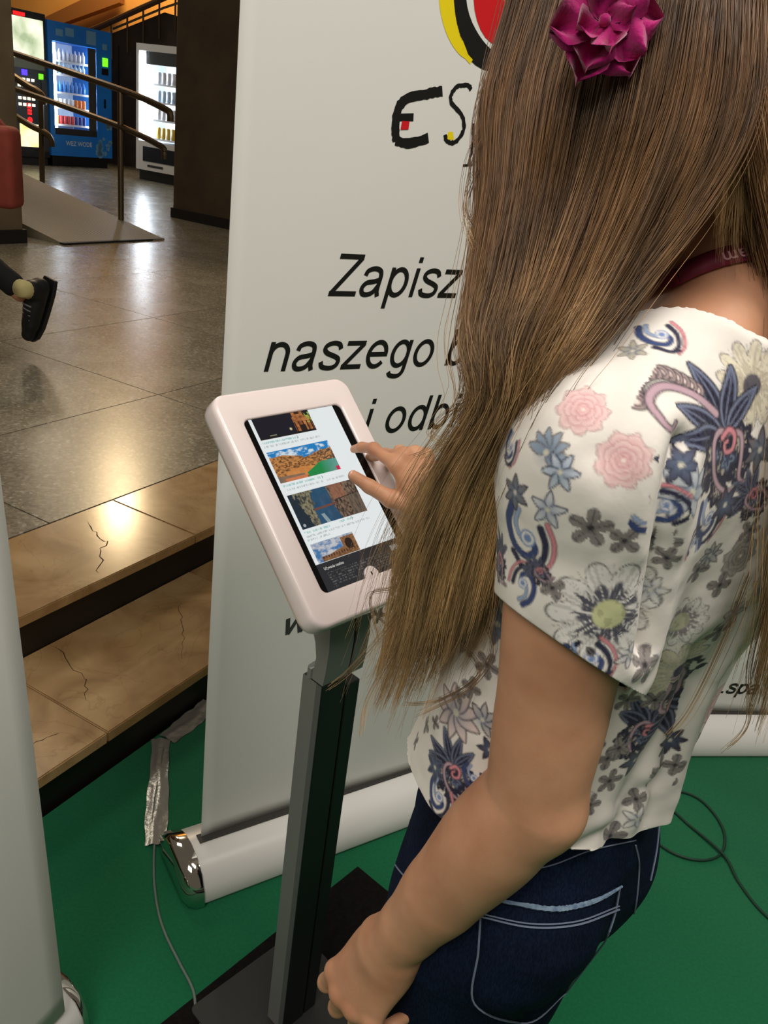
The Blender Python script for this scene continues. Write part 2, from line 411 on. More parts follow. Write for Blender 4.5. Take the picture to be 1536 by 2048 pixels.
MB().tube([(-6.07, 17.04, 2.55), (-5.15, 17.04, 2.99), (-4.4, 17.04, 3.3)], .02, 6).build('lower_rail', m_steel, rl)
for k in range(7):
    x = -6.1+.29*k; MB().tube([(x, 17.05, 2.06+.5*(x+6.1)), (x, 17.05, 2.66+.506*(x+6.1))], .018, 6).build('baluster', m_steel, rl)
m_beam = mat('stair_soffit', rgb(150, 96, 44), .8)
bm_ = MB().prism([(-8.6, 2.28), (-6.6, 3.14), (-6.6, 3.5), (-8.6, 2.45)], 0, .3, lambda p: np.array([p[0], 18.9+p[2], p[1]])).build('stair_stringer', m_beam)
tag(bm_, 'sloping brown stair stringer on the orange wall', 'stair', kind='structure')

# ramp with ribbed surface
def ribbed():
    m = bpy.data.materials.new('ribbed_sheet'); m.use_nodes = True; nt = m.node_tree; bs = nt.nodes['Principled BSDF']
    N = nt.nodes.new; L = nt.links.new; tc = N('ShaderNodeTexCoord'); mp = N('ShaderNodeMapping'); mp.inputs['Rotation'].default_value = (0, 0, -AZ)
    L(tc.outputs['Object'], mp.inputs['Vector']); wv = N('ShaderNodeTexWave'); wv.inputs['Scale'].default_value = 8.5; wv.bands_direction = 'X'; L(mp.outputs[0], wv.inputs['Vector'])
    rp = N('ShaderNodeValToRGB'); rp.color_ramp.elements[0].color = (*rgb(132, 122, 100), 1); rp.color_ramp.elements[1].color = (*rgb(158, 148, 124), 1); L(wv.outputs['Fac'], rp.inputs['Fac']); L(rp.outputs['Color'], bs.inputs['Base Color'])
    bp = N('ShaderNodeBump'); bp.inputs['Strength'].default_value = .6; bp.inputs['Distance'].default_value = .004; L(wv.outputs['Fac'], bp.inputs['Height']); L(bp.outputs['Normal'], bs.inputs['Normal'])
    bs.inputs['Roughness'].default_value = .5; return m
rp_ = empty('ramp', SN((5.7, -6.1, F_H)), 'ribbed grey wheelchair ramp rising to the left of the hall', 'ramp', kind='structure')
q = [(5.129, -6.10, F_H+.012), (6.327, -6.06, F_H+.012), (6.327, -9.6, F_H+.60), (5.129, -9.6, F_H+.60)]
b = MB(); V = [SN(p) for p in q]+[SN((p[0], p[1], F_H+.001)) for p in q]
b.add(V, [(0, 1, 2, 3), (7, 6, 5, 4), (0, 4, 5, 1), (1, 5, 6, 2), (2, 6, 7, 3), (3, 7, 4, 0)]); b.build('ramp_deck', ribbed(), rp_)
MB().box((5.125, -6.12, F_H+.0005), (6.33, -6.065, F_H+.016), SN).build('edge_strip', m_plinth, rp_)

# handrails
def bent_rail(pts, r): return MB().tube(catmull(pts, 5), r, 10)
hr = empty('handrail', SN((6.3, -6.62, F_H)), 'steel handrail with two rails along the near side of the ramp', 'handrail')
MB().tube([SN((6.3, -6.62, F_H+.06)), SN((6.3, -6.62, 1.53))], .028, 10).build('post', m_steel, hr)
MB().tube([SN((6.3, -8.35, F_H+.37)), SN((6.3, -8.35, 1.74))], .028, 10).build('post', m_steel, hr)
bent_rail([SN((6.3, -8.6, 1.80)), SN((6.3, -8.0, 1.725)), SN((6.3, -7.0, 1.592)), SN((6.3, -6.4, 1.505)), SN((6.3, -6.04, 1.425)), SN((6.3, -5.99, 1.39)), SN((6.3, -5.985, 1.33))], .030).build('upper_rail', m_steel, hr)
bent_rail([SN((6.3, -8.6, 1.47)), SN((6.3, -7.68, 1.36)), SN((6.3, -6.61, 1.218)), SN((6.3, -6.11, 1.11)), SN((6.3, -6.06, 1.06)), SN((6.3, -6.055, 1.0))], .028).build('lower_rail', m_steel, hr)
h2 = empty('handrail', (-5.24, 11.88, F_H), 'shorter steel handrail further back before the coffee machine', 'handrail')
MB().tube([(-5.22, 11.88, F_H), (-5.19, 11.88, 1.40)], .035, 10).build('post', m_steel, h2)
MB().tube([(-6.3, 11.88, F_H), (-6.3, 11.88, 1.92)], .035, 10).build('post', m_steel, h2)
bent_rail([(-6.5, 11.88, 2.02), (-5.45, 11.88, 1.49), (-5.26, 11.88, 1.41), (-5.17, 11.88, 1.34), (-5.165, 11.88, 1.25)], .045).build('upper_rail', m_steel, h2)
bent_rail([(-6.5, 11.88, 1.55), (-5.47, 11.88, 1.03), (-5.17, 11.88, .92), (-5.08, 11.88, .84), (-5.07, 11.88, .75)], .04).build('lower_rail', m_steel, h2)

# ------------------------------------------------------------------ vending machines
m_blue = mat('machine_blue', rgb(20, 104, 178), .4, emit=rgb(10, 92, 170), estr=.10, col2=rgb(24, 116, 190), scale=2)
m_black = mat('black_plastic', rgb(14, 14, 15), .45)
m_dgrey = mat('dark_grey_plastic', rgb(44, 46, 48), .5)
m_white = mat('white_lacquer', rgb(222, 224, 226), .35)
m_lamp = mat('lit_tube', (1, 1, 1), .5, emit=(.80, .90, 1.0), estr=26)
m_inner = mat('lit_interior', rgb(200, 212, 224), .6)
m_glass = bpy.data.materials.new('pane_glass'); m_glass.use_nodes = True
_nt = m_glass.node_tree; _nt.nodes.remove(_nt.nodes['Principled BSDF'])
_t = _nt.nodes.new('ShaderNodeBsdfTransparent'); _g = _nt.nodes.new('ShaderNodeBsdfGlossy'); _g.inputs['Roughness'].default_value = .03; _mx = _nt.nodes.new('ShaderNodeMixShader'); _mx.inputs[0].default_value = .06
_nt.links.new(_t.outputs[0], _mx.inputs[1]); _nt.links.new(_g.outputs[0], _mx.inputs[2]); _nt.links.new(_mx.outputs[0], _nt.nodes['Material Output'].inputs[0])
def vm_frame(s, n, axis):
    """Local frame of a machine: x across its front, y into the machine, z up."""
    if axis == 's': ex, ey = DR, -NN
    else: ex, ey = NN, DR
    o = DR*s+NN*n+np.array([0, 0, F_H])
    return lambda p: o+ex*p[0]+ey*p[1]+np.array([0, 0, p[2]])
def bottle_me(name, r, h, m, kind='bottle'):
    prof = [(0, 0), (r, 0), (r, h*.62), (r*.42, h*.82), (r*.36, h*.98), (0, h)] if kind == 'bottle' else ([(0, 0), (r*.9, 0), (r, h*.06), (r, h*.92), (r*.8, h), (0, h)])
    q = MB().lathe(prof, (0, 0, 0), 8); me = mesh(name, q.v, q.f); me.materials.append(m); me.shade_smooth(); return me
ORD = ['first ', 'second ', 'third ', 'fourth ', 'fifth ', 'sixth ', 'seventh ', 'eighth ']
def goods(M, me, name, xs, y, z, label, group, cat):
    for k, x in enumerate(xs):
        o = bpy.data.objects.new(name, me); COL.objects.link(o); o.location = M((x, y, z)); o.rotation_euler.z = random.random()*6
        tag(o, label if len(xs) == 1 else ORD[k]+label.replace(' on the', ' from the left on the', 1), cat, group)

# blue drinks machine
M = vm_frame(10.30, -12.42, 's'); WM, HM = 1.32, 2.16
vm = empty('vending_machine', M((WM/2, .4, 0)), 'blue drinks vending machine with brightly lit shelves of bottles', 'vending machine')
cab = MB()
cab.box((0, 0, .17), (.09, .85, HM), M).box((WM-.33, 0, .17), (WM, .85, HM), M).box((.09, 0, HM-.28), (WM-.33, .85, HM), M).box((.09, 0, .17), (WM-.33, .85, .50), M).box((.09, .60, .50), (WM-.33, .85, HM-.28), M)
cab.build('cabinet', m_blue, vm)
MB().box((.06, .06, 0), (WM-.06, .80, .17), M).build('plinth', m_black, vm)
MB().box((.1, .585, .5), (WM-.34, .599, HM-.28), M).build('back_panel', m_inner, vm)
MB().box((.10, .02, .50), (.16, .05, HM-.30), M).build('light_tube', m_lamp, vm)
for z0, z1 in ((.62, 1.0), (1.05, 1.25), (1.38, 1.82)):
    MB().box((WM-.42, .02, z0), (WM-.36, .05, z1), M).build('light_tube', m_lamp, vm)
MB().box((WM-.50, .005, .5), (WM-.34, .02, HM-.29), M).build('black_mullion', m_black, vm)
MB().box((.09, .004, .50), (WM-.34, .03, .60), M).build('delivery_flap', m_dgrey, vm)
shelf_z = [.66, .92, 1.15, 1.42, 1.62]
for z in shelf_z: MB().box((.10, .08, z-.03), (WM-.36, .58, z), M).build('shelf', m_white, vm)
MB().box((.09, .0, .6), (WM-.34, .003, HM-.28), M).build('glass_pane', m_glass, vm)
MB().box((WM-.20, -.012, 1.63), (WM-.09, 0, 1.76), M).build('payment_display', mat('green_display', rgb(60, 160, 20), .5, emit=rgb(90, 220, 20), estr=2.5), vm)
MB().box((WM-.22, -.01, 1.5), (WM-.08, 0, 1.6), M).build('coin_slot', m_black, vm)
MB().box((WM-.18, -.02, .98), (WM-.15, 0, 1.12), M).build('handle', m_black, vm)
m_print = mat('pale_blue_print', rgb(120, 178, 220), .5); m_print2 = mat('white_print', rgb(206, 222, 234), .5)
for x0, z0, x1, z1 in ((.35, 1.98, .52, 2.10), (.78, 1.92, .98, 2.12), (.16, 1.96, .30, 2.06), (WM-.2, 1.88, WM-.1, 1.97)):
    MB().box((x0, -.004, z0), (x1, 0, z1), M).build('printed_patch', m_print, vm)
for k in range(16):
    x0 = WM-.34+.3*random.random(); z0 = .22+.5*random.random()**1.6; w = .03+.05*random.random()
    MB().prism([(x0+w*math.cos(a)*(.7+.5*random.random()), z0+w*math.sin(a)*(.7+.5*random.random())) for a in np.linspace(0, 6.28, 8)[:-1]], 0, .003, lambda p: M((p[0], -.004+p[2]*.5, p[1]))).build('splash_print', m_print, vm)
link('lettering', text_mesh('WEZ WODE', .10, lambda p: M((.30+p[0], -.004, .34+p[1])), bold=.002), m_print2, vm)
cols = dict(water=rgb(190, 214, 236), blue=rgb(60, 130, 210), red=rgb(196, 50, 52), cola=rgb(92, 34, 26), yellow=rgb(226, 190, 60), white=rgb(232, 232, 236), orange=rgb(230, 128, 40), navy=rgb(40, 60, 140))
BM = {k: bottle_me('drink_bottle', .032, .17, mat('drink_'+k, c, .3)) for k, c in cols.items()}
CM = {k: bottle_me('drink_can', .032, .13, mat('drink_'+k, c, .3), 'can') for k, c in cols.items()}
xs = [.24+.082*k for k in range(8)]
goods(M, BM['white'], 'drink_bottle', xs, .13, 1.62, 'pale bottle on the top shelf of the blue vending machine', 'bottles on the top shelf', 'bottle')
goods(M, BM['water'], 'drink_bottle', xs, .13, 1.42, 'clear bottle on the second shelf of the blue vending machine', 'bottles on the second shelf', 'bottle')
goods(M, BM['blue'], 'drink_bottle', xs, .13, 1.15, 'blue water bottle on the middle shelf of the blue vending machine', 'blue bottles on the middle shelf', 'bottle')
goods(M, CM['white'], 'drink_can', xs[:5], .13, .92, 'white can on the fourth shelf of the blue vending machine', 'white cans on the fourth shelf', 'can')
goods(M, CM['orange'], 'drink_can', xs[5:], .13, .92, 'orange can on the fourth shelf of the blue vending machine', 'orange cans on the fourth shelf', 'can')
goods(M, CM['yellow'], 'drink_can', xs[:1], .13, .66, 'yellow can on the lowest shelf of the blue vending machine', None, 'can')
goods(M, CM['red'], 'drink_can', xs[1:5], .13, .66, 'red can on the lowest shelf of the blue vending machine', 'red cans on the lowest shelf', 'can')
goods(M, CM['navy'], 'drink_can', xs[5:], .13, .66, 'dark blue can on the lowest shelf of the blue vending machine', 'dark blue cans on the lowest shelf', 'can')

# coffee machine
M = vm_frame(9.28, -12.42, 's')
vc = empty('coffee_machine', M((.5, .4, 0)), 'dark coffee vending machine with a lit picture panel beside the pillar', 'vending machine')
MB().box((0, 0, .12), (.99, .8, 2.22), M).build('cabinet', m_black, vc, bevel=.01)
MB().box((.03, .03, 0), (.96, .77, .12), M).build('plinth', m_plinth, vc)
def glow_pic(name, c1, c2, strn):
    m = mat(name, c1, .5, col2=c2, scale=3, detail=5); nt = m.node_tree; bs = nt.nodes['Principled BSDF']
    src = bs.inputs['Base Color'].links[0].from_socket; nt.links.new(src, bs.inputs['Emission Color']); bs.inputs['Emission Strength'].default_value = strn; return m
MB().box((.05, -.012, 1.55), (.93, 0, 2.12), M).build('picture_panel', glow_pic('green_white_backlit', rgb(150, 165, 130), rgb(236, 240, 214), 1.3), vc)
MB().box((.40, -.014, 2.13), (.60, 0, 2.18), M).build('red_display', mat('red_led', rgb(200, 20, 20), .5, emit=rgb(255, 20, 20), estr=2), vc)
MB().box((.05, -.012, 1.42), (.93, 0, 1.54), M).build('ledge_panel', mat('sage_panel', rgb(110, 116, 92), .5), vc)
m_key = mat('lit_key', (1, 1, 1), .5, emit=rgb(255, 236, 200), estr=2.2)
for r_ in range(5):
    for k in range(4):
        if r_ == 2: continue
        MB().box((.42+.085*k, -.012, 1.24-.09*r_), (.47+.085*k, 0, 1.28-.09*r_), M).build('selection_key', m_key, vc)
MB().box((.50, -.012, 1.32), (.60, 0, 1.40), M).build('blue_display', mat('blue_led', rgb(50, 30, 200), .5, emit=rgb(60, 40, 255), estr=3), vc)
MB().box((.82, -.012, 1.29), (.90, 0, 1.37), M).build('green_display', MATS['green_display'], vc)
for k in range(4): MB().box((.58, -.012, .76+.045*k), (.65, 0, .79+.045*k), M).build('red_sign', MATS['red_led'], vc)
MB().prism([(.615+.045*math.cos(a), .68+.045*math.sin(a)) for a in np.linspace(0, 6.28, 13)[:-1]], 0, .01, lambda p: M((p[0], -.012+p[2], p[1]))).build('red_sign', MATS['red_led'], vc)
MB().box((.42, -.012, .28), (.80, 0, .62), M).build('cup_hatch', glow_pic('yellow_backlit', rgb(200, 190, 120), rgb(246, 242, 200), 1.6), vc)
MB().box((.86, -.012, .22), (.97, 0, 1.30), M).build('side_strip', m_dgrey, vc)

# white snack machine facing the stand
M = vm_frame(10.85, -11.05, 'n'); WM, HM = 1.10, 2.0
vs = empty('snack_machine', M((WM/2, .4, 0)), 'white snack vending machine with a bright light strip beside the dark pillar', 'vending machine')
cab = MB(); cab.box((0, 0, .16), (.06, .85, HM), M).box((WM-.1, 0, .16), (WM, .85, HM), M).box((.06, 0, HM-.1), (WM-.1, .85, HM), M).box((.06, 0, .16), (WM-.1, .85, .60), M).box((.06, .6, .6), (WM-.1, .85, HM-.1), M)
cab.build('cabinet', m_white, vs)
MB().box((.03, .05, 0), (WM-.03, .8, .16), M).build('plinth', m_black, vs)
MB().box((.07, .02, .64), (.17, .06, HM-.13), M).build('light_tube', m_lamp, vs)
MB().box((.18, .57, .60), (WM-.1, .599, HM-.1), M).build('back_panel', m_inner, vs)
MB().box((.18, .03, HM-.28), (WM-.1, .06, HM-.1), M).build('top_panel', m_black, vs)
MB().box((.16, -.01, .30), (WM-.2, 0, .52), M).build('delivery_flap', mat('navy_flap', rgb(18, 24, 40), .3), vs)
for z in (.66, .94, 1.20, 1.46): MB().box((.30, .08, z-.025), (WM-.12, .56, z), M).build('shelf', m_white, vs)
MB().box((.06, 0, .6), (WM-.1, .003, HM-.1), M).build('glass_pane', m_glass, vs)
MB().box((.26, -.004, .215), (.60, 0, .25), M).build('lettering_strip', m_dgrey, vs)
def pack_me(m):
    q = MB().box((-.04, -.02, 0), (.04, .02, .17)); me = mesh('snack_pack', q.v, q.f); bm = bmesh.new(); bm.from_mesh(me)
    bmesh.ops.bevel(bm, geom=bm.edges[:], offset=.012, segments=2, affect='EDGES'); bm.to_mesh(me); bm.free(); me.materials.append(m); me.shade_smooth(); return me
PK = {k: pack_me(mat('drink_'+k, cols[k], .3)) for k in ('white', 'yellow', 'water')}
ex = math.atan2(NN[1], NN[0])
for z, key, row in ((.66, 'yellow', 'lowest'), (.94, 'white', 'third'), (1.20, 'water', 'second'), (1.46, 'white', 'top')):
    for k in range(6):
        o = bpy.data.objects.new('snack_pack', PK[key]); COL.objects.link(o); o.location = M((.36+.105*k, .14, z)); o.rotation_euler.z = ex
        tag(o, ORD[k]+f'{dict(yellow="yellow", white="white", water="pale blue")[key]} packet from the left on the {row} shelf of the white snack machine', 'snack packet', f'packets on the {row} shelf')
# ================================================================== banners
m_fabric = mat('banner_vinyl', rgb(226, 225, 220), .42, bump=(3.5, .12, .01), spec=.35)
m_base = mat('banner_cassette', rgb(232, 230, 226), .3)
m_chrome = mat('chrome_cap', rgb(225, 220, 212), .07, 1.)
m_ink = mat('black_ink', rgb(18, 17, 16), .45)
m_inkg = mat('grey_ink', rgb(62, 62, 60), .45)
m_ired = mat('red_ink', rgb(206, 22, 30), .45); m_iyel = mat('yellow_ink', rgb(238, 214, 16), .45)
m_slot = mat('cassette_slot', rgb(60, 58, 55), .6)

def banner(name, p0, az, width, height, lean, label, setback=.09, cap_out=.022, base_h=.095):
    """A roll-up banner: front-left floor corner p0, base running along az; lean = backward lean per metre."""
    d = np.array([math.cos(az), math.sin(az), 0]); bk = np.array([-d[1], d[0], 0]); p0 = np.array([*p0, 0.])
    root = empty(name, p0+d*width/2+bk*.09, label, 'banner')
    M = lambda p: p0+d*p[0]+bk*p[1]+np.array([0, 0, p[2]])            # base space: along, back, up
    # cassette with a drop-shaped cross section
    prof = [(0.004, .004), (0.0, .012), (.006, .045), (.022, .075), (.05, .092), (.085, .096), (.12, .090), (.155, .07), (.172, .04), (.175, .012), (.17, .004)]
    prof = [(y, z*base_h/.096) for y, z in prof]
    def sect(b, x0, x1, grow=0.):
        c = np.array([.088, .05]); P = [((y-c[0])*(1+grow)+c[0], max((z-c[1])*(1+grow)+c[1], .0005)) for y, z in prof]; n = len(P)
        V = [M((x0, y, z)) for y, z in P]+[M((x1, y, z)) for y, z in P]
        b.add(V, [tuple(range(n)), tuple(range(n, 2*n))[::-1]]+[(i, n+i, n+(i+1) % n, (i+1) % n) for i in range(n)])
    b = MB(); sect(b, 0, width); cs_ = b.build('cassette', m_base, root); cs_.data.shade_smooth(); cs_.data.set_sharp_from_angle(angle=math.radians(42))
    if setback > .05: MB().box((.02, setback-.012, base_h+.0005), (width-.02, setback+.012, base_h+.0025), M).build('slot', m_slot, root)
    for sg, xe in ((-1, 0.), (1, width)):
        b = MB(); c = np.array([.088, .05]); n = len(prof); rings = [(-.003, .06, 0.), (cap_out*.35, .065, .002), (cap_out*.75, .02, .008), (cap_out, -.12, .014), (cap_out*1.03, -.5, .016)]
        V = [M((xe+sg*o, (y-c[0])*(1+g)+c[0]+sh_, max((z-c[1])*(1+g)+c[1], .0006))) for o, g, sh_ in rings for y, z in prof]; Fc = []
        for j in range(len(rings)-1):
            for i in range(n):
                q = (j*n+i, j*n+(i+1) % n, (j+1)*n+(i+1) % n, (j+1)*n+i); Fc.append(q if sg > 0 else q[::-1])
        top = tuple((len(rings)-1)*n+i for i in range(n)); Fc.append(top if sg > 0 else top[::-1])
        b.add(V, Fc); ec = b.build('end_cap', m_chrome, root); ec.data.shade_smooth(); ec.data.set_sharp_from_angle(angle=math.radians(50))
    # fabric: a slightly wavy sheet
    def FP(a, z, off=0.):
        wv = .0035*math.sin(a*5.1+z*2.0+.4)+.002*math.sin(a*9+z*3.3)
        return M((a, setback+lean*z+wv-off, z))
    na, nz = 30, 44; V = []; Fc = []
    for off in (0, -.0012):
        for j in range(nz+1):
            for i in range(na+1): V.append(FP(.028+(width-.056)*i/na, base_h-.01+(height-base_h)*j/nz, off))
    K = (na+1)*(nz+1)
    for j in range(nz):
        for i in range(na):
            q = j*(na+1)+i; Fc.append((q, q+1, q+na+2, q+na+1)); Fc.append((K+q+na+1, K+q+na+2, K+q+1, K+q))
    for i in range(na):
        Fc += [(i+1, i, K+i, K+i+1), (nz*(na+1)+i, nz*(na+1)+i+1, K+nz*(na+1)+i+1, K+nz*(na+1)+i)]
    for j in range(nz):
        q = j*(na+1); Fc += [(q, q+na+1, K+q+na+1, K+q), (q+na+na+1, q+na, K+q+na, K+q+na+na+1)]
    sheet = link('sheet', mesh('sheet', V, Fc), m_fabric, root, True)
    MB().tube([FP(.02, height+.005), FP(width-.02, height+.005)], .014, 10).build('top_bar', m_base, root)
    MB().tube([M((width/2, setback+.05, .05)), M((width/2, setback+.03+lean*height, height))], .009, 8).build('support_pole', m_chrome, root)
    return root, sheet, FP

# --- banner with the sign-up text, behind the tablet stand
BAZ = math.atan2(.278, .403)
bn, sheet, FP = banner('roll_up_banner', (-.26, 1.215), BAZ, .86, 2.0, .004, 'tall white banner with black sign-up text behind the tablet stand', cap_out=.036)
def on(a0, z0, off=.0006):
    return lambda p: FP(a0+p[0], z0+p[1], off+p[2])
write('Zapisz', .0964, on(.204, 1.240), m_ink, sheet)
write('naszego bi', .0964, on(.093, 1.113), m_ink, sheet)
write('i odbie', .0964, on(.300, .986), m_ink, sheet)
write('ze', .0964, on(.440, .864), m_ink, sheet)
write('www.spa', .077, on(.176, .569), m_inkg, sheet, half=.062)

def stroke(pts, w, m, off=.0006, name='logo_stroke', close=False, jag=0.):
    """A brush stroke on the sheet: pts (a, z), half width w (scalar or list)."""
    P = [np.array(p, float) for p in pts]; n = len(P); V = []
    for i in range(n):
        t = P[min(i+1, n-1)]-P[max(i-1, 0)]; t /= np.linalg.norm(t)+1e-9; q = np.array([-t[1], t[0]])
        ww = (w[i] if hasattr(w, '__len__') else w)
        for sgn in (-1, 1): V.append(P[i]+q*sgn*ww*(1+jag*(rng.random()-.5)))
    W_ = [FP(v[0], v[1], off) for v in V]
    return link(name, mesh(name, W_, [(2*i, 2*i+2, 2*i+3, 2*i+1) for i in range(n-1)]), m, sheet)
def blob(pts, m, off=.0006, name='logo_patch'):
    c = np.mean(np.array(pts), 0); V = [FP(*c, off)]+[FP(p[0], p[1], off) for p in pts]; n = len(pts)
    return link(name, mesh(name, V, [(0, 1+i, 1+(i+1) % n) for i in range(n)]), m, sheet)
def cr2(P, n=6): return [p for p in catmull([np.array([*p, 0]) for p in P], n)]
def cv(P, n=6): return [p[:2] for p in cr2(P, n)]
# sun: yellow brush arc, black ring, red disc
def ring(cx, cz, rx, rz, a0, a1, n=26): return [(cx+rx*math.cos(math.radians(a0+(a1-a0)*i/n)), cz+rz*math.sin(math.radians(a0+(a1-a0)*i/n))) for i in range(n+1)]
SCX, SCZ = .478, 1.733
arc = ring(SCX, SCZ, .118, .125, 165, 246); stroke(arc, [.004+.010*math.sin(math.pi*min(1, .12+i/len(arc)))**.6 for i in range(len(arc))], m_iyel)
arc = ring(SCX, SCZ, .093, .108, -20, 340, 48); stroke(arc, [.0155-.003*math.sin(i*.5) for i in range(len(arc))], m_ink)
blob(ring(SCX, SCZ, .066, .084, 0, 350, 30), m_ired)
# hand drawn letters: E, S and the feet of the next letters
stroke(cv([(.381, 1.570), (.352, 1.562), (.315, 1.550), (.3015, 1.535), (.2995, 1.51), (.305, 1.487)]), .0075, m_ink, jag=.25)
stroke(cv([(.303, 1.488), (.33, 1.487), (.366, 1.4985)]), .0075, m_ink, jag=.25)
stroke([(.304, 1.522), (.332, 1.525)], .0058, m_ink, jag=.3)
blob([(.310, 1.505), (.325, 1.507), (.325, 1.519), (.311, 1.518)], m_ired, .0009)
stroke(cv([(.438, 1.5795), (.43, 1.584), (.412, 1.582), (.4, 1.568), (.402, 1.555), (.425, 1.541), (.434, 1.525), (.431, 1.509), (.418, 1.497), (.404, 1.497), (.398, 1.507)], 5), .0034, m_ink, jag=.7)
blob([(.402, 1.500), (.418, 1.501), (.413, 1.513), (.404, 1.512)], m_iyel, .0004)
stroke(cv([(.452, 1.53), (.458, 1.50), (.455, 1.466)]), .0026, m_ink, jag=.8)
stroke([(.444, 1.464), (.464, 1.466)], .0022, m_ink, jag=.8)
stroke(cv([(.49, 1.53), (.487, 1.50), (.484, 1.472)]), .0026, m_ink, jag=.8); stroke(cv([(.50, 1.51), (.498, 1.48), (.497, 1.462)]), .0022, m_ink, jag=.8)
blob([(.463, 1.525), (.478, 1.527), (.478, 1.54), (.464, 1.538)], m_ired, .0004); blob([(.488, 1.522), (.502, 1.524), (.498, 1.534)], m_iyel, .0004)

# --- banner on the right behind the woman
b2, sheet2, FP2 = banner('roll_up_banner', (.74, 1.873), math.atan2(.051, .25), .86, 2.0, .006, 'white banner with a web address low down, on the carpet behind the dark cable')
write('www.spa', .066, lambda p: FP2(.176+p[0], .160+p[1], .0006+p[2]), m_ink, sheet2, half=.062)

# --- banner at the left edge, seen at a slant
b3, sheet3, FP3 = banner('roll_up_banner', (-.764, .075), math.radians(66.5), .93, 2.0, .065, 'plain white banner at the left edge, standing across from the tablet stand', setback=.012)

# ================================================================== tablet stand
TAZ, TTL = .849, .7469
tc_ = np.array([-.0739, 1.0511, 1.0429])
tr = np.array([math.cos(TAZ), math.sin(TAZ), 0]); thn = np.array([math.sin(TAZ), -math.cos(TAZ), 0])
tn = thn*math.sin(TTL)+np.array([0, 0, 1])*math.cos(TTL); td = -np.cross(tn, tr)
def TP(p): return tc_+tr*p[0]-td*p[1]+tn*p[2]          # tablet space: x right, y up the screen, z out of it
m_encl = mat('white_enclosure', rgb(240, 226, 224), .22, coat=.4)
m_alu = mat('grey_anodised', rgb(126, 128, 124), .42, .15)
m_alud = mat('dark_anodised', rgb(34, 38, 36), .45, .3)
m_blackg = mat('black_glass', rgb(6, 6, 7), .08)
PX = -.0526; PY = .972
kz = empty('tablet_stand', (PX, PY, 0), 'grey floor stand holding a white tablet enclosure in front of the woman', 'tablet stand')
def ring_loft(name, rings, m, parent, close=True):
    n = len(rings[0]); V = [TP(p) for r_ in rings for p in r_]; Fc = []
    k = len(rings)
    for j in range(k if close else k-1):
        for i in range(n): Fc.append((j*n+i, j*n+(i+1) % n, ((j+1) % k)*n+(i+1) % n, ((j+1) % k)*n+i))
    return link(name, mesh(name, V, Fc), m, parent, True)
def RR(w, h, r, z): return [(x, y, z) for x, y in rrect(w, h, r, 8)]
def rnd(z0, z1, w0, h0, rr, inset, n=5):
    out = []
    for k in range(n+1):
        a = math.pi/2*k/n; out.append(RR(w0-2*inset*(1-math.cos(a)), h0-2*inset*(1-math.cos(a)), rr, z0+(z1-z0)*math.sin(a)))
    return out
OW, OH = .176, .2555
enc = ring_loft('enclosure', [RR(OW, OH, .010, -.010), RR(OW, OH, .010, -.003), RR(OW+.002, OH+.002, .010, -.0006), RR(OW+.005, OH+.005, .011, 0)]
      + [RR(.20, .29, .014, .0), RR(.2335, .3305, .0178, .0), RR(.2345, .3315, .018, -.0001)]
      + [RR(.239+.002*0, .336, .020, -.0012), RR(.243, .340, .022, -.0045), RR(.2445, .3415, .023, -.009), RR(.2445, .3415, .023, -.026), RR(.241, .338, .022, -.0335), RR(.234, .331, .02, -.036)]
      + [RR(OW, OH, .010, -.036)], m_encl, kz)
MB().prism(rrect(.236, .333, .02, 6), -.0365, -.034, TP).build('back_cover', m_encl, kz)
# little tab over the home key at the lower edge of the opening
b = MB(); tabp = [(.0125*math.cos(a), -.1275+.0135*math.sin(a)) for a in np.linspace(0, math.pi, 13)]+[(-.0125, -.131), (.0125, -.131)]
b.prism(tabp, -.003, .0004, TP); tb = b.build('key_tab', m_encl, kz, bevel=.0006)
MB().prism([(.0012*math.cos(a), -.1245+.0028*math.sin(a)) for a in np.linspace(0, 2*math.pi, 13)[:-1]], .0004, .0007, TP).build('pin_hole', m_blackg, tb)

# the tablet itself
tb_ = empty('tablet', TP((0, 0, -.02)), 'tablet showing travel photos on a white web page, inside the white enclosure', 'tablet')
MB().prism(rrect(.192, .262, .012, 6), -.012, -.0032, TP).build('body', m_blackg, tb_)
GX0, GX1, GY0, GY1 = -.0785, .0735, -.1275, .1275     # lit area, y down in screen terms
nx, ny = 300, 500
xs_ = np.linspace(GX0, GX1, nx); ys_ = np.linspace(GY0, GY1, ny)
X, Y = np.meshgrid(xs_, ys_)                                  # Y grows down the screen
def nz(x, y, f, seed=0, oct=4):
    """Value noise, vectorised."""
    out = np.zeros_like(x); amp = 1.; tot = 0
    r = np.random.default_rng(seed)
    G = r.random((64, 64))
    for o in range(oct):
        u = x*f+o*7.3; v = y*f+o*3.1; i = np.floor(u).astype(int); j = np.floor(v).astype(int); fu = u-i; fv = v-j
        fu = fu*fu*(3-2*fu); fv = fv*fv*(3-2*fv)
        g = lambda a, b_: G[a % 64, b_ % 64]
        out += amp*((g(i, j)*(1-fu)+g(i+1, j)*fu)*(1-fv)+(g(i, j+1)*(1-fu)+g(i+1, j+1)*fu)*fv); tot += amp; amp *= .55; f *= 2.05
    return out/tot
img = np.ones(X.shape+(3,))*np.array([.90, .945, .95])
def C(*c): return np.array(lin(np.array(c)/255.))
def mixc(a, b_, t): t = np.clip(t, 0, 1)[..., None]; return a*(1-t)+b_*t
def region(x0, x1, y0, y1):
    m = (X >= x0) & (X <= x1) & (Y >= y0) & (Y <= y1); return m, (X-x0)/(x1-x0), (Y-y0)/(y1-y0)
